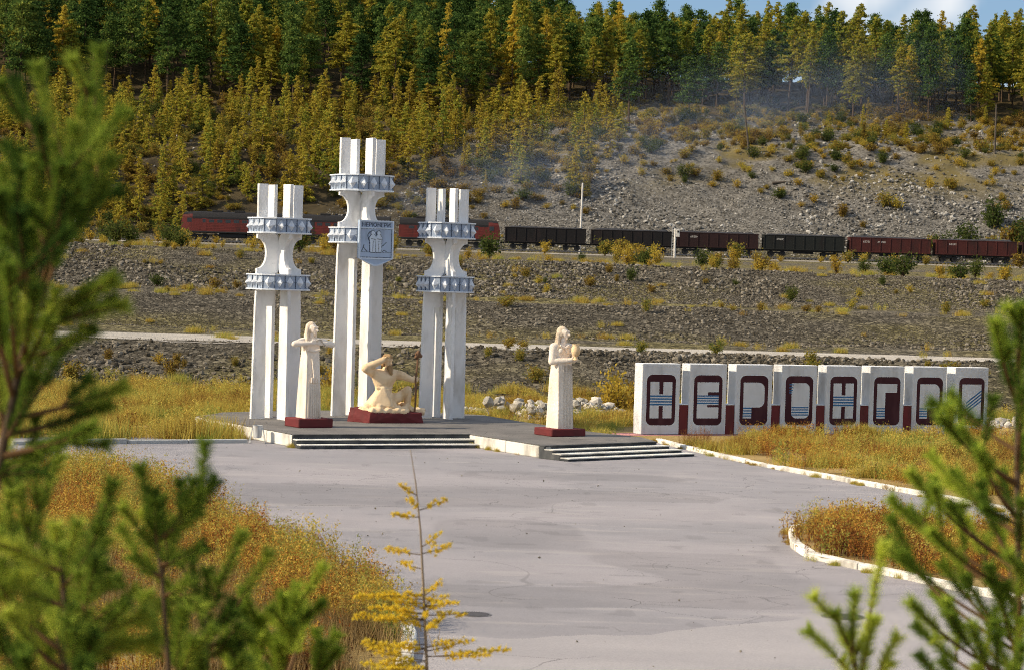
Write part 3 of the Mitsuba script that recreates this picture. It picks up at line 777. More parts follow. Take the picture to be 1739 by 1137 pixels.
# --- the kneeling man with a staff, middle
o = G(627, 718, .5); M3 = rotframe((o[0], o[1], .5), 24)
k = thing('statue', 'kneeling ochre statue of a bearded man shading his eyes and gripping a staff', 'statue')
rk = m3.Manifold.hull_points([[0, 0, 0], [2.42, .05, 0], [2.6, 1.3, 0], [.1, 1.7, 0], [-.55, 1.15, 0], [.06, .05, .46], [1.2, -.02, .40], [2.36, .1, .42], [2.5, 1.2, .5], [.15, 1.6, .6], [-.45, 1.1, .60]]).refine_to_length(.16).to_mesh()
rk = trimesh.Trimesh(rk.vert_properties[:, :3], rk.tri_verts); v = np.array(rk.vertices); rk.vertices = v + rk.vertex_normals * ((fb(v * 4, 3, 6) - .5) * .09)[:, None]
put('plinth', at(rk, M3), 'm_maroon', k)
S3 = M3 @ frame((.88, .66, .40), (1, 0), (0, 1)) @ np.diag([1.14, 1.14, 1.2, 1])
mound = [hull((-.85, .1, .06, .12), (.85, -.1, .08, .14), (-.6, -.42, .06, .14), (.6, -.44, .06, .12), (.5, .5, .1, .15), (-.4, .5, .1, .15)), hull((.7, .1, .02, .12), (1.45, -.1, .03, .1), (1.4, .5, .05, .1)), hull((-.7, -.1, .1, .16), (.5, -.2, .1, .18), (-.5, .35, .2, .16), (.45, .35, .22, .16), (-.3, .1, .3, .14), (.3, .1, .3, .14)), hull((-.5, .1, .1, .14), (.55, .1, .18, .13), (0, -.25, .15, .14), (0, .4, .2, .14)), *chain((.65, -.25, .1, .13), (.85, -.1, .22, .12), (.8, .3, .15, .2)), *chain((.9, .1, .08, .1), (1.5, .2, .06, .09), (1.7, .4, .06, .1))]
put('rock', at(solid(mound, .07, 6, .16, 5), S3), 'm_ochre', k, smooth=60)
robe = [hull((-.38, -.12, .25, .14), (.30, -.18, .25, .14), (-.1, .2, .25, .2), (-.14, 0, .72, .2), (.05, 0, .72, .2)),
        hull((-.14, 0, .7, .2), (.08, 0, .7, .2), (-.18, -.02, 1.0, .2), (.1, .0, 1.0, .2)),
        hull((-.18, -.02, 1.0, .21), (.1, 0, 1.0, .2), (-.34, .0, 1.32, .2), (.36, .04, 1.32, .19), (0, -.1, 1.2, .24)), hull((-.45, -.2, .3, .14), (.1, -.34, .25, .14), (-.1, -.1, .8, .2), (-.5, .2, .25, .16))]
legs = chain((.02, -.02, .48, .2), (.48, -.12, .52, .18), (.88, -.12, .80, .15), (.92, .02, .20, .12), (1.08, -.16, .10, .09)) + chain((-.1, 0, .45, .2), (-.28, -.28, .22, .16), (-.2, .4, .15, .13))
armr = chain((-.36, .02, 1.34, .18), (-.80, -.16, 1.54, .16), (-.14, -.26, 1.86, .095)) + hand((-.14, -.26, 1.86), (.95, -.1, .1), (0, -.6, .6), curl=(0, .6, -.6), L=.14)
arml = chain((.36, .04, 1.34, .17), (.64, -.12, 1.30, .15), (.98, -.24, 1.16, .095)) + hand((.98, -.24, 1.16), (.9, -.2, .05), (0, -.2, 1), curl=(-.2, 1, 0), L=.15)
neck = chain((.0, 0, 1.38, .13), (.02, -.06, 1.55, .12))
put('figure', at(solid(robe + legs + armr + arml + neck + head((.04, -.12, 1.76), 16, .19), .045, 3, .03, 7, eyes((.04, -.12, 1.76), 16, .19)), S3), 'm_ochre', k, smooth=55)
put('sash', at(tube([(-.34, -.16, .86), (-.1, -.25, .80), (.14, -.22, .84), (.26, -.05, .9)], .055, 7), S3), 'm_ochre', k, smooth=50)
put('robe_flap', at(solid([hull((-.10, -.26, .78, .03), (.08, -.26, .78, .03), (-.16, -.36, .26, .04), (.2, -.36, .22, .04))], .08, 2, .03, 8), S3), 'm_ochre', k, smooth=50)
put('hair', at(solid([hull((.02, -.06, 1.88, .17), (.0, -.02, 1.74, .18), (.10, -.16, 1.92, .12)), hull((.14, -.02, 1.78, .12), (.22, .0, 1.5, .07)), hull((.08, -.28, 1.62, .06), (.14, -.30, 1.36, .04), (.03, -.24, 1.56, .06), (.16, -.22, 1.56, .06))], .05, 5, .05, 9), S3), 'm_hair', k, smooth=55, label='brown hair and beard')
put('staff', at(cat(tube([(1.10, -.30, .02), (1.12, -.31, .7), (1.10, -.30, 1.2), (1.15, -.31, 1.7), (1.16, -.3, 1.98)], [.035, .036, .034, .038, .04], 7), at(solid([hull((1.10, -.3, 1.96, .07), (1.22, -.3, 2.0, .07), (1.18, -.3, 2.10, .08)), sph((1.27, -.3, 1.99), .06), sph((1.08, -.32, 2.06), .05)], .04, 2, .04, 3), np.eye(4))), S3), 'm_staff', k, smooth=50, label='knotted brown staff')

# ------------------------------------------------------------------ railway
TY, TZ = 385.0, 10.9
s_at = F / TY
bed = Polygon([(-2.9, 0), (-1.7, .42), (1.7, .42), (2.9, 0)])
m = trimesh.creation.extrude_polygon(bed, 420, engine='earcut'); v = np.array(m.vertices)
m.vertices = np.c_[v[:, 2] - 210, TY + v[:, 0], 10.05 + v[:, 1]]
m.fix_normals(); struct('ballast', m, 'm_gravelroad', label='ballast bed of the railway along the top of the embankment')
k = thing('railway_track', 'railway track under the coal train along the foot of the hill', 'railway track')
for dy in (-.78, .78):
    put('rail', box(420, .075, .17, (0, TY + dy, TZ - .085)), 'm_steel', k)
sl = [box(.25, 2.7, .14, (x, TY, TZ - .265)) for x in np.arange(-92, 92, .62)]
put('sleepers', cat(sl), 'm_sleeper', k, kind='stuff')


def xat(px): return P(px, 400, TY)[0]


def wheel_mesh(r, w=.13):
    m = trimesh.creation.cylinder(r, w, sections=18); f_ = trimesh.creation.cylinder(r * 1.05, .03, sections=18); f_.apply_translation((0, 0, w / 2)); h_ = trimesh.creation.cylinder(.12, w + .1, sections=10)
    m = cat(m, f_, h_); m.apply_transform(trimesh.transformations.rotation_matrix(math.pi / 2, (1, 0, 0))); return m


def parts_of_bogie(cx, axles, r):
    """list of (name path, mesh, bsdf)"""
    L = axles[-1] - axles[0]
    side = [box(L + .9, .12, .22, (cx, sy, r + .28), .03) for sy in (-1.02, 1.02)] + [box(.3, .18, .38, (cx + a, sy, r + .05), .03) for a in axles for sy in (-1.02, 1.02)] + [box(.5, 2.2, .3, (cx, 0, r + .25), .03)]
    out = [('bogie', cat(side), 'm_black', [])]
    for a in axles:
        for sy in (-.78, .78):
            m = wheel_mesh(r); m.apply_translation((cx + a, sy, r)); out[0][3].append(('wheel', m, 'm_wheel'))
    return out


def build(key, plist, x, flip=False):
    T = mi.ScalarTransform4f().translate([float(x), TY, TZ])
    if flip: T = T.rotate([0, 0, 1], 180.0)
    for name, mesh_, b, subs in plist:
        kk = put_cached(key, name, mesh_, b, T)
        for n2, m2, b2 in subs: put_cached(kk, n2, m2, b2, T)


_cache = {}


def put_cached(parent, name, mesh_, b, T):
    kk = numbered(parent + '__' + name); ck_ = (id(mesh_), b)
    if ck_ not in _cache: _cache[ck_] = (mikit.ply(mesh_, b), mesh_)
    scene[kk] = {**_cache[ck_][0], 'to_world': T}
    return kk


def wagon_parts(body):
    P_ = []
    L, Wd, z0, z1 = 13.2, 3.0, 1.28, 3.45
    P_.append(('underframe', cat(box(L, 2.6, .3, (0, 0, 1.12), .02), box(.5, .35, .25, (L / 2 + .3, 0, 1.05)), box(.5, .35, .25, (-L / 2 - .3, 0, 1.05)), box(3.2, .5, .35, (0, -.6, .8))), 'm_black', []))
    walls = cat(box(L, .08, z1 - z0, (0, -Wd / 2, (z0 + z1) / 2)), box(L, .08, z1 - z0, (0, Wd / 2, (z0 + z1) / 2)), box(.08, Wd - .1, z1 - z0, (-L / 2 + .04, 0, (z0 + z1) / 2)), box(.08, Wd - .1, z1 - z0, (L / 2 - .04, 0, (z0 + z1) / 2)), box(L - .2, Wd - .1, .06, (0, 0, z0 + .04)))
    subs = []
    P_.append(('body', walls, body, subs))
    for x in np.linspace(-L / 2 + .12, L / 2 - .12, 9):
        for sy in (-1, 1):
            P_.append(('rib', box(.15, .10, z1 - z0 - .02, (x, sy * (Wd / 2 + .09), (z0 + z1) / 2), .02), body, []))
    for sy in (-1, 1):
        P_.append(('top_rail', box(L + .1, .18, .14, (0, sy * (Wd / 2 + .02), z1 + .07), .02), body, []))
        P_.append(('sill', box(L + .1, .16, .16, (0, sy * (Wd / 2 + .05), z0 - .02), .02), body, []))
    for sx in (-1, 1):
        P_.append(('end_rail', box(.16, Wd - .2, .14, (sx * (L / 2), 0, z1 + .07), .02), body, []))
        P_.append(('coupler', box(.55, .22, .22, (sx * (L / 2 + .48), 0, 1.05), .04), 'm_black', []))
    for cx in (-4.3, 4.3): P_ += parts_of_bogie(cx, (-.92, .92), .475)
    return P_


wag = {b: wagon_parts(b) for b in ('m_wagonblack', 'm_wagonbrown', 'm_wagonred', 'm_wagongreen')}
edges = [853, 999, 1145, 1291, 1437, 1583, 1729]
bod = ['m_wagonblack', 'm_wagonblack', 'm_wagonbrown', 'm_wagongreen', 'm_wagonred', 'm_wagonred', 'm_wagonbrown']
wl = ['black open coal wagon coupled directly behind the rear locomotive section', 'black open coal wagon behind the white trackside pole, second from the locomotives', 'dark brown open coal wagon just right of the white signal mast',
      'dark greenish open coal wagon between the dark brown wagon and the red wagons', 'rust red open coal wagon with chalky markings, left of the two red ones', 'brighter rust red open coal wagon near the right end of the train', 'brown open coal wagon cut off by the right edge of the picture']
rng = np.random.default_rng(11)
for q, (e, b) in enumerate(zip(edges, bod)):
    x = xat(e + 73); k = thing('coal_wagon', wl[q], 'wagon', 'open coal wagons of the train'); build(k, wag[b], x)
    gx_, gy_ = np.meshgrid(np.linspace(-6.45, 6.45, 50), np.linspace(-1.4, 1.4, 12), indexing='ij')
    hz = 3.2 + .62 * np.cos(gy_ / 1.4 * 1.3) * (.75 + .5 * fb(np.stack([gx_ * .35 + q * 9, gy_, gx_ * 0], -1), 2, q)) * np.clip((6.6 - np.abs(gx_)) / .9, .2, 1) + (rng.random(gx_.shape) - .5) * .16
    vv = np.stack([gx_ + x, gy_ + TY, hz + TZ], -1).reshape(-1, 3); ii, jj = np.meshgrid(np.arange(49), np.arange(11), indexing='ij')
    kc = thing('coal_load', 'black heap of coal in the ' + ['wagon directly behind the locomotives', 'wagon behind the white trackside pole', 'dark brown wagon right of the signal mast', 'dark greenish wagon', 'first rust red wagon', 'brighter rust red wagon', 'last brown wagon at the right edge'][q], 'coal', None)
    put('heap', (vv, np.stack([ii * 12 + jj, (ii + 1) * 12 + jj, (ii + 1) * 12 + jj + 1, ii * 12 + jj + 1], -1).reshape(-1, 4)), 'm_coal', kc, smooth=True)
    if q in (2, 3, 4, 5):
        for dx in ((-4.0,) if q != 4 else (-4.0, -1.6)):
            tm = text_mesh('6' + str(5110 + 37 * q), .30, .01); tm.apply_transform(STAND); tm.apply_translation((x + dx - .5, TY - 1.545, TZ + 2.75)); put('number', tm, 'm_chalk', k)


def loco_parts(cab):
    Lb = 16.2; P_ = []
    P_.append(('underframe', cat(box(Lb + .5, 2.7, .3, (0, 0, 1.3), .03), box(4.4, 2.2, .75, (0, 0, .82), .12)), 'm_black', []))
    sec = Polygon([(-1.48, 1.42), (1.48, 1.42), (1.5, 3.42), (-1.5, 3.42)])
    m = trimesh.creation.extrude_polygon(sec, Lb - (1.6 if cab else 0), engine='earcut'); v = np.array(m.vertices); m.vertices = np.c_[v[:, 2] - Lb / 2 + (1.6 if cab else 0), v[:, 0], v[:, 1]]; m.fix_normals()
    P_.append(('body', m, 'm_red', []))
    roof = Polygon([(-1.5, 3.44), (1.5, 3.44), (1.5, 3.75), (1.36, 4.14), (1.15, 4.48), (.6, 4.66), (-.6, 4.66), (-1.15, 4.48), (-1.36, 4.14), (-1.5, 3.75)])
    m = trimesh.creation.extrude_polygon(roof, Lb - .2 - (1.5 if cab else 0), engine='earcut'); v = np.array(m.vertices); m.vertices = np.c_[v[:, 2] - Lb / 2 + .1 + (1.5 if cab else 0), v[:, 0], v[:, 1]]; m.fix_normals()
    rs = [('vent', box(1.6, 1.7, .3, (x, 0, 4.74), .05), 'm_black') for x in (-2.6, 1.0, 4.6)] + [('exhaust', box(.5, .7, .34, (-.8, 0, 4.78), .04), 'm_black')]
    P_.append(('roof', m, 'm_black', rs))
    for z in np.arange(1.7, 2.8, .26):
        for sy in (-1, 1): P_.append(('rib', box(Lb - 3.4, .05, .09, (.9, sy * 1.515, z), .015), 'm_red', []))
    for sy in (-1, 1):
        P_.append(('skirt', box(Lb, .06, .22, (0, sy * 1.49, 1.33), .015), 'm_black', []))
        for x in np.arange(-3.4, 7.4, 1.35):
            P_.append(('side_window', box(.85, .05, .5, (x, sy * 1.512, 3.10), .015), 'm_window', []))
        P_.append(('door', box(.8, .05, 2.0, (-4.6, sy * 1.512, 2.5), .015), 'm_black' if not cab else 'm_red', [('door_window', box(.5, .03, .55, (-4.6, sy * 1.545, 3.1)), 'm_window')]))
    if cab:
        pts = [(-7.0, y, z) for y in (-1.48, 1.48) for z in (1.42, 3.75)] + [(-6.5, y, 4.2) for y in (-1.36, 1.36)] + [(-8.35, y, z) for y in (-1.36, 1.36) for z in (1.42, 2.75)] + [(-8.15, y, 3.8) for y in (-1.36, 1.36)] + [(-7.95, y, 4.2) for y in (-1.25, 1.25)] + [(-6.48, y, z) for y in (-1.48, 1.48) for z in (1.42, 3.75)]
        cabm = trimesh.convex.convex_hull(np.array(pts))
        subs = []
        for sy in (-1, 1):
            subs.append(('side_window', box(.75, .05, .7, (-7.0, sy * 1.485, 3.2), .015), 'm_window'))
            subs.append(('windscreen', at(box(.06, .95, .72, (0, 0, 0), .015), trimesh.transformations.translation_matrix((-8.26, sy * .62, 3.28)) @ trimesh.transformations.rotation_matrix(.19, (0, 1, 0))), 'm_window'))
            lm = trimesh.creation.cylinder(.16, .1, sections=14); lm.apply_transform(trimesh.transformations.rotation_matrix(math.pi / 2, (0, 1, 0))); lm.apply_translation((-8.37, sy * .9, 1.85)); subs.append(('lamp', lm, 'm_chalk'))
        subs.append(('stripe', box(.05, 2.3, .12, (-8.38, 0, 2.3)), 'm_chalk'))
        subs.append(('cab_roof', trimesh.convex.convex_hull(np.array([(x, y, 4.16) for x in (-8.1, -6.5) for y in (-1.36, 1.36)] + [(x, y, 4.55) for x in (-7.7, -6.5) for y in (-.9, .9)])), 'm_black'))
        P_.append(('cab', cabm, 'm_red', subs))
        P_.append(('plough', trimesh.convex.convex_hull(np.array([(-8.5, -1.3, .2), (-8.5, 1.3, .2), (-8.1, -1.3, 1.2), (-8.1, 1.3, 1.2), (-7.8, -1.2, .3), (-7.8, 1.2, .3)])), 'm_black', []))
    for cx in (-4.6, 4.6): P_ += parts_of_bogie(cx, (-1.85, 0, 1.85), .525)
    return P_


lc, lm_ = loco_parts(True), loco_parts(False)
build(thing('locomotive', 'red diesel locomotive section with a cab, leading at the left end of the train', 'locomotive'), lc, xat(305 + 91))
build(thing('locomotive', 'red middle locomotive section without a cab, behind the left and tallest towers', 'locomotive'), lm_, xat(305 + 91 + 183))
build(thing('locomotive', 'red rear locomotive section behind the right tower, next to the first coal wagon', 'locomotive'), lc, xat(853 - 91), flip=True)

# ------------------------------------------------------------------ poles
def pole(name, base, top, r0, r1, bsdf, label, cat_, extra=None):
    k = thing(name, label, cat_)
    put('shaft', tube([base, (np.array(base) + np.array(top)) / 2, top], [r0, (r0 + r1) / 2, r1], 10), bsdf, k, smooth=40)
    return k


b = P(985, 412, 393); b[2] = zground(b[0], 393); k = pole('pole', b - (0, 0, .3), P(989.5, 311, 393), .19, .14, 'm_chalk', 'white concrete pole standing behind the second coal wagon', 'pole')
b = P(127, 402, 380); b[2] = zground(b[0], 380); k = pole('pole', b - (0, 0, .3), P(131, 330, 380), .19, .14, 'm_chalk', 'white concrete pole at far left beside the pine branches', 'pole')
D = 379.0; b = P(1145, 452, D); b[2] = zground(b[0], D); t = P(1147, 388, D)
k = pole('signal_mast', b - (0, 0, .3), t, .2, .16, 'm_chalk', 'white signal mast with a pale head in front of the train', 'signal')
put('head', box(.55, .3, 1.3, t + (.45, -.1, -.75), .06), 'm_chalk', k); put('bracket', box(.3, .12, .1, t + (.15, 0, -.6)), 'm_black', k)
put('hood', box(.3, .2, .3, t + (.45, -.32, -.5), .03), 'm_black', k)
put('ladder', cat([box(.4, .05, .05, (b[0] - .3, D, b[2] + h)) for h in np.arange(.5, 5.4, .4)], box(.05, .05, 5.6, (b[0] - .5, D, b[2] + 2.8))), 'm_galv', k)
for (x0, y0, x1, y1, Dp, lab) in ((1276, 300, 1264, 178, 430, 'dark leaning dead trunk standing on the scree in the drifting smoke'), (1688, 292, 1692, 178, 433, 'dark thin wooden pole on the scree near the right edge')):
    b, t = P(x0, y0, Dp), P(x1, y1, Dp); b[2] = min(b[2], zground(b[0], Dp) - .2)
    pole('dead_trunk', b, t, .24, .12, 'm_deadwood', lab, 'trunk')
for (x0, y0, x1, y1, Dp, lab) in ((1405, 384, 1485, 378, 402, 'dark fallen log lying on the scree above the red wagons'), (1430, 392, 1480, 381, 401, 'second fallen log leaning against the first above the red wagons'), (1196, 370, 1212, 400, 401, 'thin fallen trunk slanting down the scree behind the brown wagon'), (1312, 296, 1335, 325, 420, 'thin fallen trunk slanting down the upper scree')):
    b, t = P(x0, y0, Dp), P(x1, y1, Dp); b[2], t[2] = zground(b[0], Dp) + .5, zground(t[0], Dp - .5) + .4
    pole('fallen_log', b, t, .22, .14, 'm_deadwood', lab, 'log')

# ------------------------------------------------------------------ loose rock
ico = trimesh.creation.icosphere(subdivisions=0)
OV = np.array([(1, 0, 0), (-1, 0, 0), (0, 1, 0), (0, -1, 0), (0, 0, 1), (0, 0, -1)], float) * 1.05
OF = np.array([(0, 2, 4), (2, 1, 4), (1, 3, 4), (3, 0, 4), (2, 0, 5), (1, 2, 5), (3, 1, 5), (0, 3, 5)])


def stones(x, y, size, rng, sink=.25, z=None, fine=True):
    IV, IF = (np.array(ico.vertices), np.array(ico.faces)) if fine else (OV, OF)
    n, nv = len(x), len(IV)
    v = IV[None] * (1 + rng.uniform(-.3, .3, (n, nv, 1))) + rng.uniform(-.25, .25, (n, nv, 3)) * (not fine)
    v = v * rng.uniform(.6, 1.25, (n, 1, 3))
    a = rng.uniform(0, 2 * np.pi, n); c, s = np.cos(a)[:, None], np.sin(a)[:, None]
    X_, Y_ = v[..., 0] * c - v[..., 1] * s, v[..., 0] * s + v[..., 1] * c
    v = np.stack([X_, Y_, v[..., 2] * .85], -1) * (size / 2)[:, None, None]
    z = zground(x, y) if z is None else z
    v += np.stack([x, y, z + size * (.5 - sink) * .6], -1)[:, None]
    f = (IF[None] + (np.arange(n) * nv)[:, None, None]).reshape(-1, 3)
    return (v.reshape(-1, 3), f), np.repeat(np.c_[rng.random(n) ** 1.2, rng.random(n)], nv, axis=0)


def rubble(name, n, yrange, xfun, smin, smax, matkey, label, seed, keep=None):
    rng = np.random.default_rng(seed); y = rng.uniform(*yrange, n); x = rng.uniform(-1, 1, n) * xfun(y)
    if keep is not None:
        w = keep(x, y) > rng.random(n); x, y = x[w], y[w]
    size = smin * (smax / smin) ** (rng.random(len(x)) ** 2.2 * (.42 + 1.0 * ss(.4, .62, fb(np.stack([x * .07, y * .07, x * 0 + seed * 3.7], -1), 3, 12))).clip(0, 1))
    big = size > smin + .55 * (smax - smin)
    (v, f), uv = stones(x[big], y[big], size[big], rng); (v2, f2), uv2 = stones(x[~big], y[~big], size[~big], rng, fine=False)
    put(name, (np.vstack([v, v2]), np.vstack([f, f2 + len(v)])), matkey, None, uv=np.vstack([uv, uv2]), label=label, kind='stuff')


hw = lambda y: .24 * y + 6
n1 = lambda x, y, s_=.08: fb(np.stack([x * s_, y * s_, x * 0 + 5], -1), 3, 9)
rubble('rubble', 50000, (124.5, 141), hw, .07, .40, 'm_rockdark', 'dark broken rock covering the lowest slope behind the monument', 1, lambda x, y: .25 + .75 * ss(.38, .6, n1(x, y)))
rubble('rubble', 44000, (158, 174), hw, .07, .28, 'm_rockmid', 'brown gravelly rock on the slope above the gravel road', 2, lambda x, y: .35 + .65 * ss(.38, .6, n1(x, y)))
rubble('rubble', 60000, (184, 208), hw, .10, .42, 'm_rockmid', 'grey brown rock on the embankment below the railway', 3, lambda x, y: .45 + .55 * ss(.35, .55, n1(x, y)))


def hillkeep(x, y):
    px = x / y * F + CX
    right = ss(560, 900, px + (n1(x, y, .05) - .5) * 500) * (1 - .8 * ss(416, 428, y + (n1(x, y, .06) - .5) * 22))
    left = ss(.56, .66, n1(x, y, .035)) * (1 - ss(418, 428, y)) * .8 + .06
    bench = .10 * (px > 900) * (y < 500)
    return np.clip(np.maximum(np.maximum(right, left), bench), 0, 1)


rubble('scree', 80000, (397, 470), hw, .24, .85, 'm_rocklight', 'grey boulder scree on the hillside above the train', 4, hillkeep)
# pale stones dumped behind the platform
rng = np.random.default_rng(21); k = thing('stone_heap', 'low heap of pale boulders behind the platform between the right tower and the letter panels', 'stones')
for q in range(270):
    t = rng.random(); px = 782 + 275 * t; o = G(px, 706 - 3 * math.sin(t * 9) + rng.uniform(-2, 2)); o[1] += rng.uniform(-.8, 2.2)
    s_ = .18 + .45 * rng.random() ** 1.8
    lay = rng.choice([0, .25, .5], p=[.5, .3, .2]) if .15 < t < .97 else 0
    (v, f), uv = stones(np.array([o[0]]), np.array([o[1]]), np.array([s_]), rng, .2, np.array([lay]))
    put('boulder', (v, f), 'm_rockpale', k, uv=uv)
kk = thing('stone_heap', 'short row of pale stones beyond the last letter panel at the right edge', 'stones')
for q in range(16):
    o = G(1672 + 4.2 * q, 724 + rng.uniform(-3, 2)); o[1] += rng.uniform(-1, 1)
    (v, f), uv = stones(o[:1], o[1:2], np.array([.25 + .4 * rng.random()]), rng, .2, np.array([.05])); put('boulder', (v, f), 'm_rockpale', kk, uv=uv)

rng = np.random.default_rng(91); n = 420; gx_ = rng.uniform(-14, 14, n); gy_ = rng.uniform(40, 96, n)
w = np.array([contains_xy(plaza.difference(plat.buffer(.5)), x, y) for x, y in zip(gx_, gy_)])
(v, f), uv = stones(gx_[w], gy_[w], .015 + .06 * rng.random(w.sum()) ** 4, rng, .1, np.full(w.sum(), .012), fine=False); put('grit', (v, f), 'm_rockmid', None, uv=uv, label='scattered grit and pebbles on the asphalt', kind='stuff')

# ------------------------------------------------------------------ conifers
def larch(rng, h, base, rmax, size, nb, leafm, barkm):
    tz = np.linspace(-.6, h * .985, 7); lean = rng.normal(size=2) * .012
    tr = np.c_[tz * lean[0] + .05 * np.sin(tz * .5 + rng.uniform(0, 6)), tz * lean[1], tz]
    parts_tr = [tube(tr, np.interp(tz, [-.6, h], [h * .0135, .02]), 6)]
    C = []; lobe0 = rng.uniform(0, 50)
    for b in range(nb):
        t = (b + rng.random()) / nb; z = h * (base + (1 - base) * t ** .9)
        az = rng.uniform(0, 2 * np.pi); lobe = .5 + 1.0 * float(nz(np.array([math.cos(az) * 1.2 + 5, math.sin(az) * 1.2 + 5, z * 5.5 / h + lobe0])))
        ln = (rmax * (1 - t) ** .72 * rng.uniform(.6, 1.15) * lobe + .12) * (min(1, .45 + t * 3) if base > .15 else 1)
        c = np.array([np.interp(z, tr[:, 2], tr[:, 0]), np.interp(z, tr[:, 2], tr[:, 1]), z])
        d = np.array([np.cos(az), np.sin(az), rng.uniform(-.22, .12) + .3 * t])
        e = c + d * ln
        if ln > 1.0 and b % 3 == 0: parts_tr.append(tube([c, c + d * ln * .8], [.04 * h / 18 + .01, .012], 3, False))
        n = max(5, int(ln / size * 5.5)); s_ = rng.uniform(.12, 1, n) ** .75
        C.append(c + d * ln * s_[:, None] - np.array([0, 0, .25]) * (s_ ** 2)[:, None] * ln * .5 + rng.normal(size=(n, 3)) * size * np.array([.42, .42, .25]))
    C = np.concatenate(C)
    T = rand_tris(C, size * rng.uniform(.7, 1.35, len(C)), rng, .35)
    m, uv = soup(T, rng.random(len(T)))
    return {'trunk': mikit.ply(cat(parts_tr), barkm), 'crown': mikit.ply(m, leafm, uv=uv)}


def pine(rng, h, leafm, barkm):
    tz = np.linspace(-.6, h * .97, 7); ph = rng.uniform(0, 6)
    tr = np.c_[.12 * np.sin(tz * .25 + ph), .12 * np.cos(tz * .22 + ph), tz]
    parts_tr = [tube(tr, np.interp(tz, [-.6, h], [h * .013, .03]), 6)]
    C = []; base = rng.uniform(.22, .45)
    nb = int(h * 3.0)
    for b in range(nb):
        t = (b + rng.random()) / nb; z = h * (base + (1 - base) * t)
        ln = h * .165 * (1.04 - t) ** .7 * min(1, .55 + t * 3) * rng.uniform(.45, 1.25)
        az = rng.uniform(0, 2 * np.pi); c = np.array([np.interp(z, tr[:, 2], tr[:, 0]), np.interp(z, tr[:, 2], tr[:, 1]), z])
        d = np.array([np.cos(az), np.sin(az), rng.uniform(-.05, .4)])
        parts_tr.append(tube([c, c + d * ln * .8], [.05, .015], 3, False))
        for q in range(2):
            e = c + d * ln * (1 - .5 * q * rng.random()) + rng.normal(size=3) * .15; n = 34
            C.append(e + rng.normal(size=(n, 3)) * np.array([.55, .55, .22]) * h / 17)
    for q in range(3): C.append(np.array([*tr[-1, :2], h - .5 * q]) + rng.normal(size=(24, 3)) * np.array([.3, .3, .35]))
    C = np.concatenate(C); T = rand_tris(C, .34 * rng.uniform(.7, 1.4, len(C)), rng, .3)
    m, uv = soup(T, rng.random(len(T)))
    return {'trunk': mikit.ply(cat(parts_tr), barkm), 'crown': mikit.ply(m, leafm, uv=uv)}


def bush(rng, h, r, leafm, n, size, stem='m_bark'):
    C, st = [], []
    for b in range(9):
        az = rng.uniform(0, 2 * np.pi); q = r * rng.uniform(.1, .8); top = np.array([q * np.cos(az), q * np.sin(az), h * rng.uniform(.55, 1.0)])
        st.append(tube([(0, 0, -.2), top * (.45, .45, .6), top], [.04 * h / 2, .025 * h / 2, .008], 4, False))
        s_ = rng.uniform(.25, 1, n // 9)[:, None]
        C.append(top * s_ * np.array([1, 1, 1.0]) + rng.normal(size=(n // 9, 3)) * np.array([r * .22, r * .22, h * .09]))
    C = np.concatenate(C); T = rand_tris(C, size * rng.uniform(.6, 1.4, len(C)), rng, .1); m, uv = soup(T, rng.random(len(T)))
    return {'stem': mikit.ply(cat(st), stem), 'foliage': mikit.ply(m, leafm, uv=uv)}


rng = np.random.default_rng(31)
for q in range(6):
    group(f'sg_young_{q}', larch(rng, rng.uniform(6.2, 8.4), .03, rng.uniform(1.1, 2.2), .235, 80, 'm_young', 'm_bark'))
for q in range(4):
    group(f'sg_larch_{q}', larch(rng, 18, rng.uniform(.2, .42), rng.uniform(2.9, 3.9), .38, 120, 'm_larch', 'm_bark'))
    group(f'sg_pine_{q}', pine(rng, 17, 'm_pine', 'm_bark'))
for q in range(2):
    group(f'sg_gold_{q}', larch(rng, 17, .14, 3.4, .40, 120, 'm_larchgold', 'm_bark'))
for q in range(3):
    group(f'sg_bush_{q}', bush(rng, 2.2, 1.5, 'm_bush', 540, .22))
    group(f'sg_bushgold_{q}', bush(rng, 1.8, 1.1, 'm_bushgold', 420, .15))
    group(f'sg_bushgreen_{q}', bush(rng, 2.8, 1.7, 'm_bushgreen', 720, .22))


def plant(name, label, cat_, grp, sg, x, y, s=1.0, sz=None, dz=0.0):
    k = thing(name, label, cat_, grp); inst(k, sg, x, y, float(zground(x, y)) + dz, rng.uniform(0, 360), s * rng.uniform(.85, 1.25), sz if sz else s * rng.uniform(.85, 1.15), rng.normal() * 2.2)
    return k


def sampled(n, yr, half, accept, mind, seed):
    """well spaced random spots"""
    r = np.random.default_rng(seed); pts = np.zeros((0, 2)); out = []
    for _ in range(n * 40):
        y = r.uniform(*yr); x = r.uniform(-1, 1) * half(y)
        if r.random() > accept(x, y): continue
        if len(out) and np.min(np.hypot(np.array(out)[:, 0] - x, np.array(out)[:, 1] - y)) < mind(x, y): continue
        out.append((x, y))
        if len(out) >= n: break
    return out


def forest_front(x): return 472 + 8 * math.sin(x * .06) + (6 if x > 20 else 0)


def acc_forest(x, y):
    f = forest_front(x)
    if y < f: return 0
    return 1.0 if y < (690 if x < 0 else 600) else 0


def where(px):
    for lim, t in ((190, 'above the left foreground pine'), (420, 'above the leading locomotive'), (540, 'above the left tower'), (680, 'above the tallest tower'), (830, 'above the right tower'), (980, 'above the first coal wagon'), (1140, 'above the second coal wagon'), (1300, 'above the dark brown wagon'), (1440, 'above the greenish wagon'), (1590, 'above the first red wagon')):
        if px < lim: return t
    return 'at the far right'


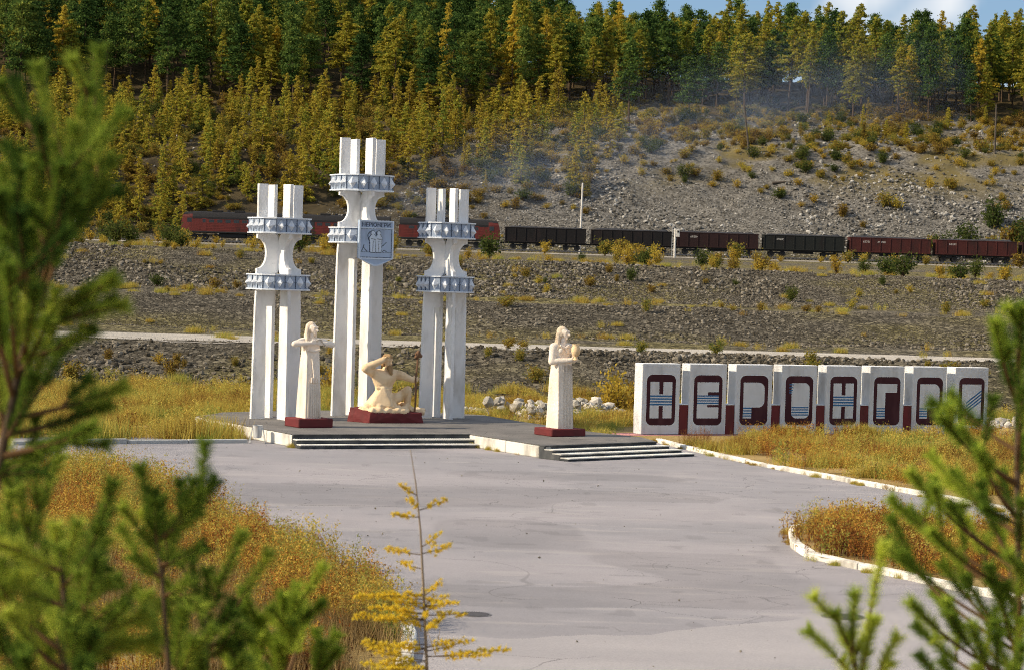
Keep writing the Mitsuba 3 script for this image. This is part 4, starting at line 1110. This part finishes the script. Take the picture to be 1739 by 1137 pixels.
spots = sorted(sampled(1000, (466, 690), lambda y: .228 * y + 4, acc_forest, lambda x, y: 2.7 if y < 500 else 3.3, 41), key=lambda t: t[1])
npine = nl = nfar = 0
fk = numbered('forest'); labels[fk] = {'label': 'mass of further pines and larches filling the hillside behind the nearer trees', 'kind': 'stuff'}
for (x, y) in spots:
    px = x / y * F + CX; left = px < 950
    front = y < forest_front(x) + 20
    s_ = rng.uniform(.72, 1.12) * (1 if left else .95)
    isp = rng.random() < (.64 if left else .42); gold = rng.random() < (.26 if left else .06)
    row = 'in the front row' if front else 'a few rows in' if y < forest_front(x) + 55 else 'high up'; big_ = 'tall' if s_ > .92 else 'shorter'
    at_ = 'at the front edge of' if front else 'a few rows into' if y < forest_front(x) + 55 else 'high up in'
    if isp and npine < 290:
        npine += 1
        plant('pine_tree', f'{big_} dark green pine {at_} the forest {where(px)}', 'tree', f'{big_} pines {row}, {where(px)}', f'sg_pine_{rng.integers(4)}', x, y, s_)
    elif not isp and nl < 290:
        nl += 1
        col_ = 'golden' if gold else 'olive yellow'
        plant('larch_tree', f'{big_} {col_} larch {at_} the forest {where(px)}', 'tree', f'{big_} {col_} larches {row}, {where(px)}', f'sg_gold_{rng.integers(2)}' if gold else f'sg_larch_{rng.integers(4)}', x, y, s_)
    else:
        nfar += 1
        inst(f'{fk}__{nfar:03d}', f'sg_pine_{rng.integers(4)}' if isp else f'sg_larch_{rng.integers(4)}', x, y, float(zground(x, y)), rng.uniform(0, 360), s_, s_)
# a few trees standing out in front of the forest
for (px, base, Dd, sg, s_, lab) in ((745, 200, 462, 'sg_larch_1', .62, 'pointed larch standing alone before the forest, right of the tallest tower'), (1068, 228, 455, 'sg_pine_2', .95, 'dark pine standing forward of the forest at the left end of the scree'), (1170, 215, 464, 'sg_pine_0', .8, 'dark pine standing forward of the forest, above the scree'), (1265, 182, 470, 'sg_larch_0', .95, 'tall larch above the leaning dead trunk')):
    b = P(px, base, Dd); plant('larch_tree' if 'larch' in sg else 'pine_tree', lab, 'tree', None, sg, b[0], Dd, s_)


def acc_young(x, y):
    px = x / y * F + CX
    if px < 230: return 1.0 if y > 397 else 0
    if px < 620: return ss(401, 412, y + 8 * math.sin(x * .3)) * (1.0 if not (320 < px < 560 and y < 411) else .1)
    if px < 1060: return ss(411, 424, y) * (1 - .55 * ss(850, 1060, px))
    return .16 * (y > 432)


for (x, y) in sampled(299, (397, 476), lambda y: .226 * y + 2, acc_young, lambda x, y: 2.0, 42):
    px = x / y * F + CX; s_ = rng.uniform(.65, 1.3) * (1 if px < 1060 else .5)
    tier = 'just above the track' if y < 418 else 'halfway up the slope' if y < 444 else 'right below the forest'
    zone = 'left of the train' if px < 320 else 'behind the towers' if px < 800 else 'above the first wagons' if px < 1060 else 'on the bench at right'
    plant('young_larch', f'{"tall" if s_ > 1 else "short"} young larch {tier}, {where(px)}', 'tree', f'{"tall" if s_ > 1 else "short"} young larches {tier}, {where(px)}', f'sg_young_{rng.integers(6)}', x, y, s_)


def acc_bush(x, y):
    px = x / y * F + CX
    if px < 900: return .55 * (y > 410) + (.25 if y > 399 else 0)
    return .03 + .97 * (ss(430, 437, y) * (1 - ss(449, 454, y)) + ss(461, 466, y) * .8) + .04 * (y < 430)


for (x, y) in sampled(300, (399, 480), lambda y: .226 * y + 2, acc_bush, lambda x, y: 1.6, 43):
    px = x / y * F + CX
    zone = 'among the young larches' if px < 900 else 'on the bench above the scree'
    plant('hillside_shrub', f'low brown yellow shrub {zone}, {where(px)}', 'shrub', f'shrubs {zone}, {where(px)}', f'sg_bush_{rng.integers(3)}', x, y, rng.uniform(.5, 1.15))
for q, (px, py, Dd, s_, sg) in enumerate(((1600, 385, 399, 1.6, 'sg_bushgreen_0'), (1640, 375, 401, 1.7, 'sg_bushgreen_1'), (1690, 372, 400, 1.6, 'sg_bush_0'), (1725, 395, 399, 1.6, 'sg_bush_1'), (1560, 395, 399, 1.0, 'sg_bushgold_0'), (1690, 335, 408, 1.9, 'sg_bushgreen_2'), (1720, 360, 403, 1.7, 'sg_bush_2'), (1585, 375, 401, 1.2, 'sg_bush_1'), (1525, 315, 413, 1.6, 'sg_bushgold_1'), (1505, 318, 413, 1.2, 'sg_bush_0'), (1655, 390, 398.5, 1.2, 'sg_bushgreen_0'), (1738, 370, 402, 1.8, 'sg_bushgreen_1'))):
    b = P(px, py, Dd)
    plant('hillside_shrub', ('orange brown shrub alone on the grey scree above the red wagons' if py < 320 and q == 8 else 'large shrub in the thicket on the scree at the right end of the train'), 'shrub', None if q == 8 else 'thicket at the right end of the train', sg, b[0], Dd, s_)
uk = numbered('undergrowth'); labels[uk] = {'label': 'brown and yellow undergrowth between the trees and along the bench of the hillside', 'kind': 'stuff'}
for q, (x, y) in enumerate(sampled(900, (399, 500), lambda y: .226 * y + 2, lambda x, y: (.75 if x / y * F + CX < 860 else .95 * ss(429, 437, y) * (1 - .4 * ss(440, 448, y) * (1 - ss(462, 468, y)))), lambda x, y: .9, 143)):
    u = rng.random(); s_ = rng.uniform(.3, .8)
    inst(f'{uk}__{q + 1:03d}', f'sg_{"bush" if u < .55 else "bushgold" if u < .85 else "bushgreen"}_{rng.integers(3)}', x, y, float(zground(x, y)), rng.uniform(0, 360), s_, s_ * rng.uniform(.6, 1))
for q, (x, y) in enumerate(sampled(900, (398, 476), lambda y: .226 * y + 2, lambda x, y: (1.0 if x / y * F + CX < 300 else .9 * ss(404, 416, y)) if x / y * F + CX < 1000 else 0, lambda x, y: .7, 145)):
    u = rng.random(); s_ = rng.uniform(.45, 1.1)
    inst(f'{uk}__{q + 2001:04d}', f'sg_{"bush" if u < .6 else "bushgold" if u < .72 else "bushgreen"}_{rng.integers(3)}' if u < .86 else f'sg_young_{rng.integers(6)}', x, y, float(zground(x, y)), rng.uniform(0, 360), s_ * (1.25 if u < .86 else .6), s_ * (rng.uniform(.7, 1.2) if u < .86 else .6))
for q, (x, y) in enumerate(sampled(620, (412, 476), lambda y: .226 * y + 2, lambda x, y: (0 if x / y * F + CX < 850 else .95 * ss(413, 428, y + (n1(x, y, .06) - .5) * 18)), lambda x, y: .75, 144)):
    u = rng.random(); s_ = rng.uniform(.4, 1.0)
    inst(f'{uk}__{q + 1001:04d}', f'sg_{"bush" if u < .4 else "bushgold" if u < .85 else "bushgreen"}_{rng.integers(3)}', x, y, float(zground(x, y)), rng.uniform(0, 360), s_ * 1.2, s_ * rng.uniform(.7, 1.1))
# yellow shrubs along the embankment top and on the slopes
for (n, yr, seed, lab, grp, s0, s1, kinds) in ((75, (206, 235), 44, 'golden shrub on the embankment top', 'shrubs along the embankment top', .35, .95, ('bushgold', 'bushgold', 'bushgold', 'bush', 'bushgreen')), (40, (340, 379), 48, 'golden shrub beside the railway track', 'shrubs beside the track', .6, 1.4, ('bushgold', 'bushgold', 'bush')),
                                               (60, (165, 204), 45, 'yellow green tuft on the rocky embankment', 'tufts on the embankment', .18, .5, ('bush', 'bushgold', 'bushgreen', 'bush')), (46, (124, 141), 46, 'little shrub on the lowest rock slope', 'shrubs on the lowest slope', .16, .5, ('bush', 'bushgold', 'bush'))):
    for (x, y) in sampled(n, yr, lambda y: .225 * y + 1, lambda x, y: 0.0 if y > 200 and 1115 < x / y * F + CX < 1185 else 1.0, lambda x, y: .8, seed):
        px = x / y * F + CX; wz = 'left of the towers' if px < 420 else 'behind the towers' if px < 820 else 'right of the towers' if px < 1060 else 'at right, above the letter panels'
        plant('slope_shrub', f'{lab}, {wz}', 'shrub', f'{grp} {wz}', f'sg_{kinds[rng.integers(len(kinds))]}_{rng.integers(3)}', x, y, rng.uniform(s0, s1))
for (px, Dd, s_, lab) in ((1050, 121, .95, 'tall yellow green willow shrub just left of the first letter panel'), (1030, 120, .6, 'low yellow shrub left of the first letter panel'), (560, 124, .8, 'yellow shrub between the left and middle towers'), (1080, 118.5, .7, 'golden shrub half behind the first letter panel')):
    x = P(px, 700, Dd)[0]; plant('willow_shrub', lab, 'shrub', None, 'sg_bushgold_1', x, Dd, s_, s_ * 1.3)


# ------------------------------------------------------------------ weeds and grass
def weed_clump(rng, n_st, h, leaf, spread, per, droop=.0):
    T, R = [], []
    for q in range(n_st):
        b = np.array([rng.normal() * spread, rng.normal() * spread, 0]); hh = h * rng.uniform(.55, 1.1); top = b + np.array([rng.normal() * .12 * hh, rng.normal() * .12 * hh, hh]); w = np.array([.006, .004, 0]) * (leaf / .05)
        rv = rng.random(); T.append(np.stack([b - w, b + w, top])); R.append(rv * .5)
        s_ = rng.uniform(.15, 1, per); c = b + (top - b) * s_[:, None] + rng.normal(size=(per, 3)) * leaf * np.array([.8, .8, .4])
        d = rng.normal(size=(per, 3)) * np.array([1, 1, .4]) + np.array([0, 0, .75]); d /= np.linalg.norm(d, axis=1, keepdims=True)
        e = np.cross(d, rng.normal(size=(per, 3))); e /= np.linalg.norm(e, axis=1, keepdims=True)
        L = leaf * rng.uniform(.7, 1.5, per)[:, None]
        T.extend(np.stack([c - e * L * .22, c + e * L * .22, c + d * L], 1)); R.extend(np.clip(rv * .6 + rng.random(per) * .4, 0, 1))
    return soup(np.array(T), np.array(R))


def grass_clump(rng, n, h, spread, w):
    b = np.c_[rng.normal(size=(n, 2)) * spread, np.zeros(n)]; hh = h * rng.uniform(.4, 1.1, n)
    top = b + np.c_[rng.normal(size=(n, 2)) * .28 * hh[:, None], hh]
    e = rng.normal(size=(n, 3)) * np.array([1, 1, 0]); e /= np.linalg.norm(e, axis=1, keepdims=True)
    return soup(np.stack([b - e * w, b + e * w, top], 1), rng.random(n))


rng = np.random.default_rng(51)
for q in range(4):
    for nm, a, mk in (('weed', (24, .95, .052, .30, 34), 'm_weed'), ('weedgold', (24, .9, .052, .32, 34), 'm_weedgold'), ('lowgold', (22, .8, .085, .36, 18), 'm_weedgold'), ('lowrust', (22, .85, .08, .36, 18), 'm_weed')):
        m, uv = weed_clump(rng, *a); group(f'sg_{nm}_{q}', {'leaves': mikit.ply(m, mk, uv=uv)})
    m, uv = weed_clump(rng, 22, .85, .045, .34, 26); group(f'sg_rust_{q}', {'leaves': mikit.ply(m, 'm_rust', uv=uv)})
    m, uv = weed_clump(rng, 9, 1.3, .042, .28, 40); group(f'sg_spray_{q}', {'leaves': mikit.ply(m, 'm_spray', uv=uv)})
    m, uv = grass_clump(rng, 520, .55, .36, .009); group(f'sg_grass_{q}', {'blades': mikit.ply(m, 'm_drygrass', uv=uv)})
    m, uv = grass_clump(rng, 420, .75, .42, .016); group(f'sg_tallgrass_{q}', {'blades': mikit.ply(m, 'm_weedgold', uv=uv)})


def scatter(name, label, poly, n, sgs, s0, s1, seed, z=0.0, keep=None):
    k = numbered(name); labels[k] = {'label': label, 'kind': 'stuff'}; r = np.random.default_rng(seed); x0, y0, x1, y1 = poly.bounds; c = 0; tries = 0
    while c < n and tries < n * 60:
        tries += 1
        x, y = r.uniform(x0, x1), r.uniform(y0, y1)
        if not contains_xy(poly, x, y) or (keep is not None and keep(x, y) < r.random()): continue
        c += 1; s_ = r.uniform(s0, s1)
        inst(f'{k}__{c:03d}', sgs[r.integers(len(sgs))], x, y, z if z is not None else float(zground(x, y)), r.uniform(0, 360), s_, s_ * r.uniform(.8, 1.2))


W4 = lambda nm: [f'sg_{nm}_{q}' for q in range(4)]
inR0 = soilR.buffer(-.35).intersection(sbox(7, 66, 32, 101))
inL = soilL.buffer(-.15).intersection(sbox(-21, 37.5, 0, 90))
back = lambda x, y: 1.0 if fb(np.array([x * .13, y * .13, 0]), 3, 7) + .012 * (y - 55) > .44 else .12
edge = soilL.boundary
band = soilL.intersection(LineString([(p[0], p[1]) for p in weed_edge[:-2]]).buffer(2.6)).buffer(-.1)
scatter('weeds', 'tall rust and gold autumn weeds along the edge of the square in the left foreground', band, 260, W4('weed') + W4('weed') + W4('weedgold'), .5, 1.2, 1, .06)
scatter('weeds', 'tall thin yellow green sprays standing above the weeds at the edge of the square', band, 110, W4('spray'), .6, 1.1, 21, .06)
rust_at = lambda x, y: ss(.46, .6, fb(np.array([x * .16 + 3, y * .16, 0]), 3, 17))
scatter('weeds', 'rust brown weeds in patches among the gold ones in the left foreground', inL, 230, W4('rust'), .55, 1.05, 31, .06, rust_at)
scatter('weeds', 'rust brown weeds in patches between the kerb and the letter panels', inR0, 150, W4('rust'), .5, .85, 32, .07, rust_at)
scatter('weeds', 'rust brown weeds in the middle of the traffic island at right', isl.buffer(-.3).intersection(sbox(5, 40, 22, 70)), 60, W4('rust'), .6, .9, 33, .12)
scatter('weeds', 'golden weeds filling the left foreground behind the pine saplings', inL, 420, W4('weedgold') + W4('weed'), .45, 1.15, 2, .06, back)
scatter('dry_grass', 'dry tan grass in the left foreground between the pine saplings', inL.buffer(-.7), 800, W4('grass'), .6, 1.2, 3, .06, lambda x, y: 1.2 - back(x, y))
inR = soilR.buffer(-.35).intersection(sbox(4, 66, 32, 108)).difference(Polygon([tuple(fl0[:2] + pu * a + pf_ * b) for a, b in ((-1.5, -.8), (22, -.8), (22, 3), (-1.5, 3))]))
scatter('weeds', 'golden brown weeds between the white kerb and the letter panels', inR, 760, W4('lowgold') + W4('lowrust') + W4('tallgrass'), .5, .9, 4, .07, lambda x, y: 0 if (x < 9.6 and y > 98) else 1)
scatter('weeds', 'rust and green weeds on the traffic island at right', isl.buffer(-.3).intersection(sbox(5, 40, 22, 70)), 190, W4('lowrust') + W4('weed') + W4('lowgold'), .65, .95, 5, .12)
bk = Polygon([(-34, 92), (-15.6, 90.2), (-10.6, 92.2), (-13.2, 98.2), (-12.4, 102), (-9, 105), (-3, 107), (0, 105.8), (4.5, 98), (4.6, 106), (30, 118), (34, 124), (-36, 124)])
bkl = bk.intersection(sbox(-40, 90, -9, 126)); bkr = bk.intersection(sbox(-9, 90, 40, 126))
scatter('weeds', 'tall golden grass and weeds left of the monument below the rock slope', bkl, 620, W4('tallgrass') + W4('lowgold') + W4('weedgold') + W4('tallgrass'), .7, 1.25, 6, 0.0)
scatter('weeds', 'sparse yellow grass behind the platform and letter panels', bkr, 420, W4('tallgrass') + W4('lowgold'), .4, .9, 7, 0.0)
scatter('slope_grass', 'thin yellow grass on the benches of the rocky slope', Polygon([(-60, 141), (60, 141), (95, 260), (-95, 260)]), 560, W4('tallgrass') + W4('lowgold'), .3, .75, 8, None, lambda x, y: .22 + (.7 if 168 < y < 184 else 0) + (1 if 204 < y < 225 else 0) + .4 * (152 < y < 160))
scatter('slope_grass', 'tufts of golden grass at the foot of the dark rock slope', Polygon([(-34, 121), (36, 121), (38, 128), (-36, 128)]), 240, W4('tallgrass') + W4('lowgold'), .45, .95, 9, None)

ring = unary_union([LineString([(p[0], p[1]) for p in kerbR]).buffer(.30), LineString([(p[0], p[1]) for p in islF]).buffer(.30), LineString([A0, C0]).buffer(.2), LineString([D0, E0]).buffer(.2)]).difference(plat.buffer(-.05)).difference(unary_union([soilR.buffer(-.05), isl.buffer(-.05)]))
scatter('kerb_grass', 'tiny grass tufts in the joints along the kerbs and platform wall', ring, 130, W4('tallgrass') + W4('lowgold'), .10, .26, 92, .006)

# ------------------------------------------------------------------ the young trees close to the camera
def needles(path, rng, per_m, L, w, start=.0, spread=.9, rmul=1.0):
    """needles all round a twig, leaning forwards"""
    p = np.asarray(path, float); seg = np.linalg.norm(np.diff(p, axis=0), axis=1); tot = seg.sum(); n = max(12, int(per_m * tot * (1 - start)))
    s_ = np.concatenate([rng.uniform(start, 1, int(n * .8)), rng.uniform(.85, 1, n - int(n * .8))]) * tot; cum = np.concatenate([[0], np.cumsum(seg)])
    c = np.stack([np.interp(s_, cum, p[:, q]) for q in range(3)], 1); k = np.clip(np.searchsorted(cum, s_) - 1, 0, len(seg) - 1); t = (np.diff(p, axis=0) / seg[:, None])[k]
    r = rng.normal(size=(n, 3)); r -= t * (r * t).sum(1, keepdims=True); r /= np.linalg.norm(r, axis=1, keepdims=True)
    d = t * rng.uniform(.45, 1.1, n)[:, None] + r * spread; d /= np.linalg.norm(d, axis=1, keepdims=True)
    e = np.cross(d, rng.normal(size=(n, 3))); e /= np.linalg.norm(e, axis=1, keepdims=True); Ln = (L * rng.uniform(.7, 1.15, n) * rmul)[:, None]
    return np.stack([c - e * w, c + e * w, c + d * Ln], 1)


def bez(a, b, c, n=7):
    t = np.linspace(0, 1, n)[:, None]; return (1 - t) ** 2 * a + 2 * t * (1 - t) * b + t * t * c


def young_pine(label, trunk_px, D, tips, seed, needle='m_needle', L=.060, w=.0013, extra=1.0, r0=.022, root=None, side=2):
    """trunk and branch tips read off the photograph, set at their own depth round the trunk"""
    rng = np.random.default_rng(seed); tp = np.array([P(x, y, D + dd) for x, y, dd in trunk_px])
    if root is not None: tp = np.vstack([root, tp])
    k = thing('young_pine', label, 'tree')
    put('trunk', tube(tp, np.linspace(r0, .006, len(tp)), 8), 'm_bark', k, smooth=60)
    N, BR = [], []
    top = tp[-1]; N.append(needles(tp[-2:], rng, 3600 * extra, L, w, .3))
    for (x, y, *o) in tips:
        dd = o[0] if o else rng.uniform(-.5, .5); tip = P(x, y, D + dd); drop = o[1] if len(o) > 1 else rng.uniform(.14, .30)
        hgt = np.hypot(tip[0] - np.interp(tip[2], tp[:, 2], tp[:, 0]), dd) 
        zb = tip[2] - drop - .25 * hgt; zb = np.clip(zb, tp[0][2] + .05, top[2] - .06)
        base = np.array([np.interp(zb, tp[:, 2], tp[:, q]) for q in range(3)])
        mid = (base * .45 + tip * .55); mid[2] = base[2] + (tip[2] - base[2]) * .32
        path = bez(base, mid, tip, 8); ln = np.linalg.norm(np.diff(path, axis=0), axis=1).sum()
        br = put('branch', tube(path, np.linspace(.011, .004, 8), 6), 'm_stem', k)
        st = max(.15, 1 - rng.uniform(.18, .28) / ln)
        N.append(needles(path, rng, 4200 * extra, L, w, st))
        for q in range(side):                                         # side shoots
            i0 = rng.integers(3, 7); a = path[i0]; dvec = (path[min(i0 + 1, 7)] - path[i0 - 1]); dvec /= np.linalg.norm(dvec)
            e = a + (dvec * .9 + rng.normal(size=3) * .55 + np.array([0, 0, .35])) * rng.uniform(.09, .17)
            pp = bez(a, (a + e) / 2 + rng.normal(size=3) * .01, e, 4); put('shoot', tube(pp, np.linspace(.006, .003, 4), 5), 'm_stem', br)
            N.append(needles(pp, rng, 3600 * extra, L, w, .25))
    T = np.concatenate(N); m, uv = soup(T, np.clip(np.repeat(rng.random(len(N)), [len(x) for x in N]) * .45 + rng.random(len(T)) * .55, 0, 1))
    put('needles', m, needle, k, uv=uv, kind='stuff')
    return k


# right pine
tips = [(1690, 545), (1700, 600), (1735, 520), (1735, 590), (1736, 660), (1614, 668), (1630, 725), (1660, 760), (1596, 705), (1736, 740), (1700, 800),
        (1512, 845), (1545, 800), (1580, 770), (1585, 830), (1620, 800), (1545, 865), (1508, 915), (1530, 940), (1580, 900), (1600, 955), (1640, 880), (1668, 840), (1736, 850), (1700, 900),
        (1545, 1020), (1555, 1060), (1590, 1000), (1610, 1040), (1640, 980), (1680, 960), (1736, 960), (1700, 1010), (1418, 1040, -.1, .12), (1482, 1050, .1, .1), (1440, 1085, 0, .12), (1470, 1110, 0, .1), (1650, 1060), (1690, 1080), (1736, 1050), (1560, 1110), (1600, 1120), (1660, 1130), (1720, 1130)]
young_pine('young green pine with upright shoots at the right edge of the foreground', [(1726, 1180, 0), (1730, 1000, .02), (1727, 800, -.02), (1728, 620, 0), (1730, 530, 0)], 10.0, [t for t in tips if t[0] > 1500], 61, side=1, root=np.array([P(1726, 1180, 10)[0] + .02, 10.0, float(zground(2.1, 10)) - .1]))
b = P(1470, 1200, 9.6)
young_pine('small pine shoots rising from the bottom edge right of centre', [(1470, 1260, 0), (1460, 1180, 0), (1452, 1120, 0), (1446, 1080, 0)], 9.6, [t for t in tips if t[0] <= 1500] + [(1510, 1125, 0, .1), (1430, 1120, 0, .08)], 62, root=np.array([b[0], 9.6, float(zground(b[0], 9.6)) - .1]), side=1, r0=.012)
# left pine
tl = [(95, 245), (140, 240), (30, 320), (60, 280), (75, 380), (30, 360), (0, 330), (0, 450), (50, 440), (150, 265), (110, 330), (-10, 500), (40, 530), (80, 545), (-10, 600), (150, 150, 0, .1), (168, 168), (125, 215), (65, 205), (25, 135, .4), (190, 270), (105, 280), (30, 255), (10, 330), (80, 335), (150, 300), (178, 310), (45, 395), (115, 372), (15, 450), (85, 430), (130, 345), (0, 285), (0, 390),
      (185, 478, 0, .05), (150, 505, .1, .05), (60, 490), (5, 530), (195, 508, 0, .04), (160, 560, 0, .05), (110, 580), (30, 580), (10, 640), (60, 640),
      (212, 655, 0, .03), (185, 685, .1, .03), (135, 735, 0, .03), (60, 775, 0, .03), (10, 800, 0, .02), (160, 725, -.1, .03), (20, 710), (95, 755, .1, .03)]
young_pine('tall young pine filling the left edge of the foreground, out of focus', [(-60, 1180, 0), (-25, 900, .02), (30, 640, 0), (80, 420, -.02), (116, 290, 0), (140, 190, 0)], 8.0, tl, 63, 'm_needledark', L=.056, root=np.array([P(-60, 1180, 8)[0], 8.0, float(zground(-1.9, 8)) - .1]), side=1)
tb = [(30, 930, 0, .04), (85, 1000), (150, 1000, 0, .05), (15, 1040), (110, 940), (100, 905), (20, 985, 0, .04), (65, 1070), (130, 1070), (172, 890), (165, 945), (160, 1075), (40, 1115), (210, 1080, .1, .04), (250, 1040, 0, .03), (0, 1000)]
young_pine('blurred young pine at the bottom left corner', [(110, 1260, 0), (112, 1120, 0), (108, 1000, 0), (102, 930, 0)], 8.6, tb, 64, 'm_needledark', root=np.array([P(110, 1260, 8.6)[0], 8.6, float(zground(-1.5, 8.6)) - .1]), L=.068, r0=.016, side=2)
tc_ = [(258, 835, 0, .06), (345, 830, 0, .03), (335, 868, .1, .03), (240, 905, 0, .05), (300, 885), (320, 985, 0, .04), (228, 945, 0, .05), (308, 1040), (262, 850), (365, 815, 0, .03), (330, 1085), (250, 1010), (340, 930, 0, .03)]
young_pine('blurred young pine with a raised right branch left of the gold weeds', [(290, 1260, 0), (285, 1120, 0), (275, 980, 0), (262, 890, 0)], 9.2, tc_, 65, 'm_needledark', root=np.array([P(290, 1260, 9.2)[0], 9.2, float(zground(-1.3, 9.2)) - .1]), L=.066, r0=.014, side=1)
te = [(30, 830, 0, .04), (70, 850), (0, 880), (35, 890), (20, 930, 0, .03), (80, 920), (-10, 960), (60, 985), (110, 1010), (-20, 1040), (45, 1045), (90, 1085), (20, 1110), (120, 1120), (190, 1040, 0, .03), (200, 985, 0, .03), (180, 1110, 0, .03)]
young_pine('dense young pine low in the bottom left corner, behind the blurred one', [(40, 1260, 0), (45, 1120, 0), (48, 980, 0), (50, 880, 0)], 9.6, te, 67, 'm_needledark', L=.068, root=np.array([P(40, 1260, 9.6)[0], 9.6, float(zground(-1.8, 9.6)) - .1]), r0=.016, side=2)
tf = [(330, 985, 0, .04), (300, 1010, 0, .04), (370, 1010, 0, .03), (400, 1040, 0, .03), (350, 1050), (310, 1090), (390, 1095, 0, .03), (420, 1070, 0, .03), (340, 1110), (280, 1100, 0, .03), (420, 1125)]
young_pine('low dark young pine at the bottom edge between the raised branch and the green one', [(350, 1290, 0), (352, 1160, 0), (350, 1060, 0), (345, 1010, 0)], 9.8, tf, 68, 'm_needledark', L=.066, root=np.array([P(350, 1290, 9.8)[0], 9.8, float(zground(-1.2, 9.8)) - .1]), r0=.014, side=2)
td = [(410, 1030), (440, 1050), (480, 1010), (505, 1010), (495, 1060), (470, 1090), (430, 1090), (575, 1100), (550, 1120), (400, 1080), (520, 1040), (380, 1100), (450, 1130)]
young_pine('small blurred green pine at the bottom edge left of the larch sapling', [(480, 1290, 0), (482, 1160, 0), (486, 1060, 0), (488, 1015, 0)], 10.5, td, 66, root=np.array([P(480, 1290, 10.5)[0], 10.5, float(zground(-1, 10.5)) - .1]), r0=.014)

# larch sapling with gold needles
rng = np.random.default_rng(71); D = 20.0
k = thing('larch_sapling', 'thin yellow larch sapling with a bare leader in the centre foreground', 'tree')
tp = np.array([P(x, y, D) for x, y in ((727, 1240), (725, 1137), (719, 1000), (714, 900), (706, 820), (697, 762))]); tp = np.vstack([[tp[0][0], D, float(zground(tp[0][0], D)) - .1], tp])
put('trunk', tube(tp, [.022, .017, .014, .012, .009, .006, .003], 7), 'm_barklight', k, smooth=60)
tw = [(678, 822, 30), (668, 872, 8), (760, 846, 30), (655, 930, 0), (748, 905, 45), (765, 925, 12), (683, 955, 0), (752, 985, 50), (690, 1005, 10), (672, 1020, 0), (640, 1010, -5), (605, 1012, -10), (775, 1022, 20), (790, 1040, 0), (600, 1045, 0), (640, 1050, 0), (745, 1025, 20), (700, 1055, 10), (735, 1062, 10), (612, 1090, 15), (640, 1105, 10), (615, 1125, 0), (660, 1130, 0), (690, 1100, 0), (800, 1085, 40), (865, 1100, 30), (830, 1110, 20), (770, 1085, 30), (700, 1135, 0), (755, 1045, 25), (695, 845, 30), (725, 1040, 20), (665, 1030, 10), (630, 1030, 0), (700, 1020, 20), (690, 1042, 5), (720, 1000, 25), (738, 1010, 30), (625, 1098, 5), (650, 1118, 0), (670, 1092, 5), (632, 1135, 0), (760, 1010, 30)]
N = []
for (x, y, upw) in tw:
    dd = rng.uniform(-.25, .25); tip = P(x, y, D + dd); zb = np.clip(tip[2] - upw / 400 - .02, tp[1][2], tp[-1][2]); base = np.array([np.interp(zb, tp[:, 2], tp[:, q]) for q in range(3)])
    path = bez(base, (base + tip) / 2 - (0, 0, .015), tip, 6); put('twig', tube(path, np.linspace(.005, .002, 6), 5), 'm_bark', k)
    ln = np.linalg.norm(tip - base); n = max(5, int(ln / .014))
    for t in np.linspace(.3, 1, n):
        c = base + (tip - base) * t + rng.normal(size=3) * .016 * (1.2 - .5 * t); q = int(rng.integers(18, 42))
        d = rng.normal(size=(q, 3)); d /= np.linalg.norm(d, axis=1, keepdims=True); e = np.cross(d, rng.normal(size=(q, 3))); e /= np.linalg.norm(e, axis=1, keepdims=True)
        N.append(np.stack([c - e * .0028, c + e * .0028, c + d * rng.uniform(.014, .04, q)[:, None]], 1))
T = np.concatenate(N); m, uv = soup(T, rng.random(len(T))); put('needles', m, 'm_larchneedle', k, uv=uv, kind='stuff')

# ------------------------------------------------------------------ diesel smoke drifting over the foot of the hill
lo_, hi_ = np.array([-32.0, 390, 12]), np.array([92.0, 492, 66]); res = (62, 50, 34)
gx, gy, gz = np.meshgrid(*[np.linspace(lo_[q], hi_[q], res[q]) for q in range(3)], indexing='ij')
g = np.zeros(res)
for (px, py, Dp, r, wgt) in ((680, 345, 398, 5, .7), (760, 335, 402, 6, .9), (850, 318, 408, 7, 1), (950, 300, 413, 8, .9), (1060, 275, 422, 9, .75), (1180, 240, 436, 10, .7), (1270, 205, 450, 10, .8), (1380, 180, 462, 10, .8), (1500, 165, 470, 10, .6), (1620, 165, 474, 10, .4)):
    c = P(px, py, Dp); g += wgt * np.exp(-((gx - c[0]) ** 2 + (gy - c[1]) ** 2 + ((gz - c[2]) * 1.25) ** 2) / (2 * (r * .75) ** 2))
g *= np.clip((fb(np.stack([gx * .11, gy * .11, gz * .16], -1), 4, 77) - .30) * 2.6, 0, 1.3)
edge_ = np.minimum.reduce([(gx - lo_[0]), hi_[0] - gx, (gy - lo_[1]), hi_[1] - gy, gz - lo_[2], hi_[2] - gz]); g *= np.clip(edge_ / 5, 0, 1)
T4 = mi.ScalarTransform4f()
scene['smoke_medium'] = {'type': 'heterogeneous', 'albedo': rgb(.42, .55, .80), 'scale': 0.018,
                         'sigma_t': {'type': 'gridvolume', 'grid': mi.VolumeGrid(np.ascontiguousarray(g.transpose(2, 1, 0)[..., None]).astype(np.float32)), 'to_world': T4.translate(lo_.tolist()).scale((hi_ - lo_).tolist())}}
scene['smoke'] = {'type': 'cube', 'to_world': T4.translate(((lo_ + hi_) / 2).tolist()).scale(((hi_ - lo_) / 2).tolist()), 'bsdf': {'type': 'null'}, 'interior': {'type': 'ref', 'id': 'smoke_medium'}}
labels['smoke'] = {'label': 'thin blue diesel smoke drifting from the locomotives over the scree and into the trees', 'kind': 'stuff'}
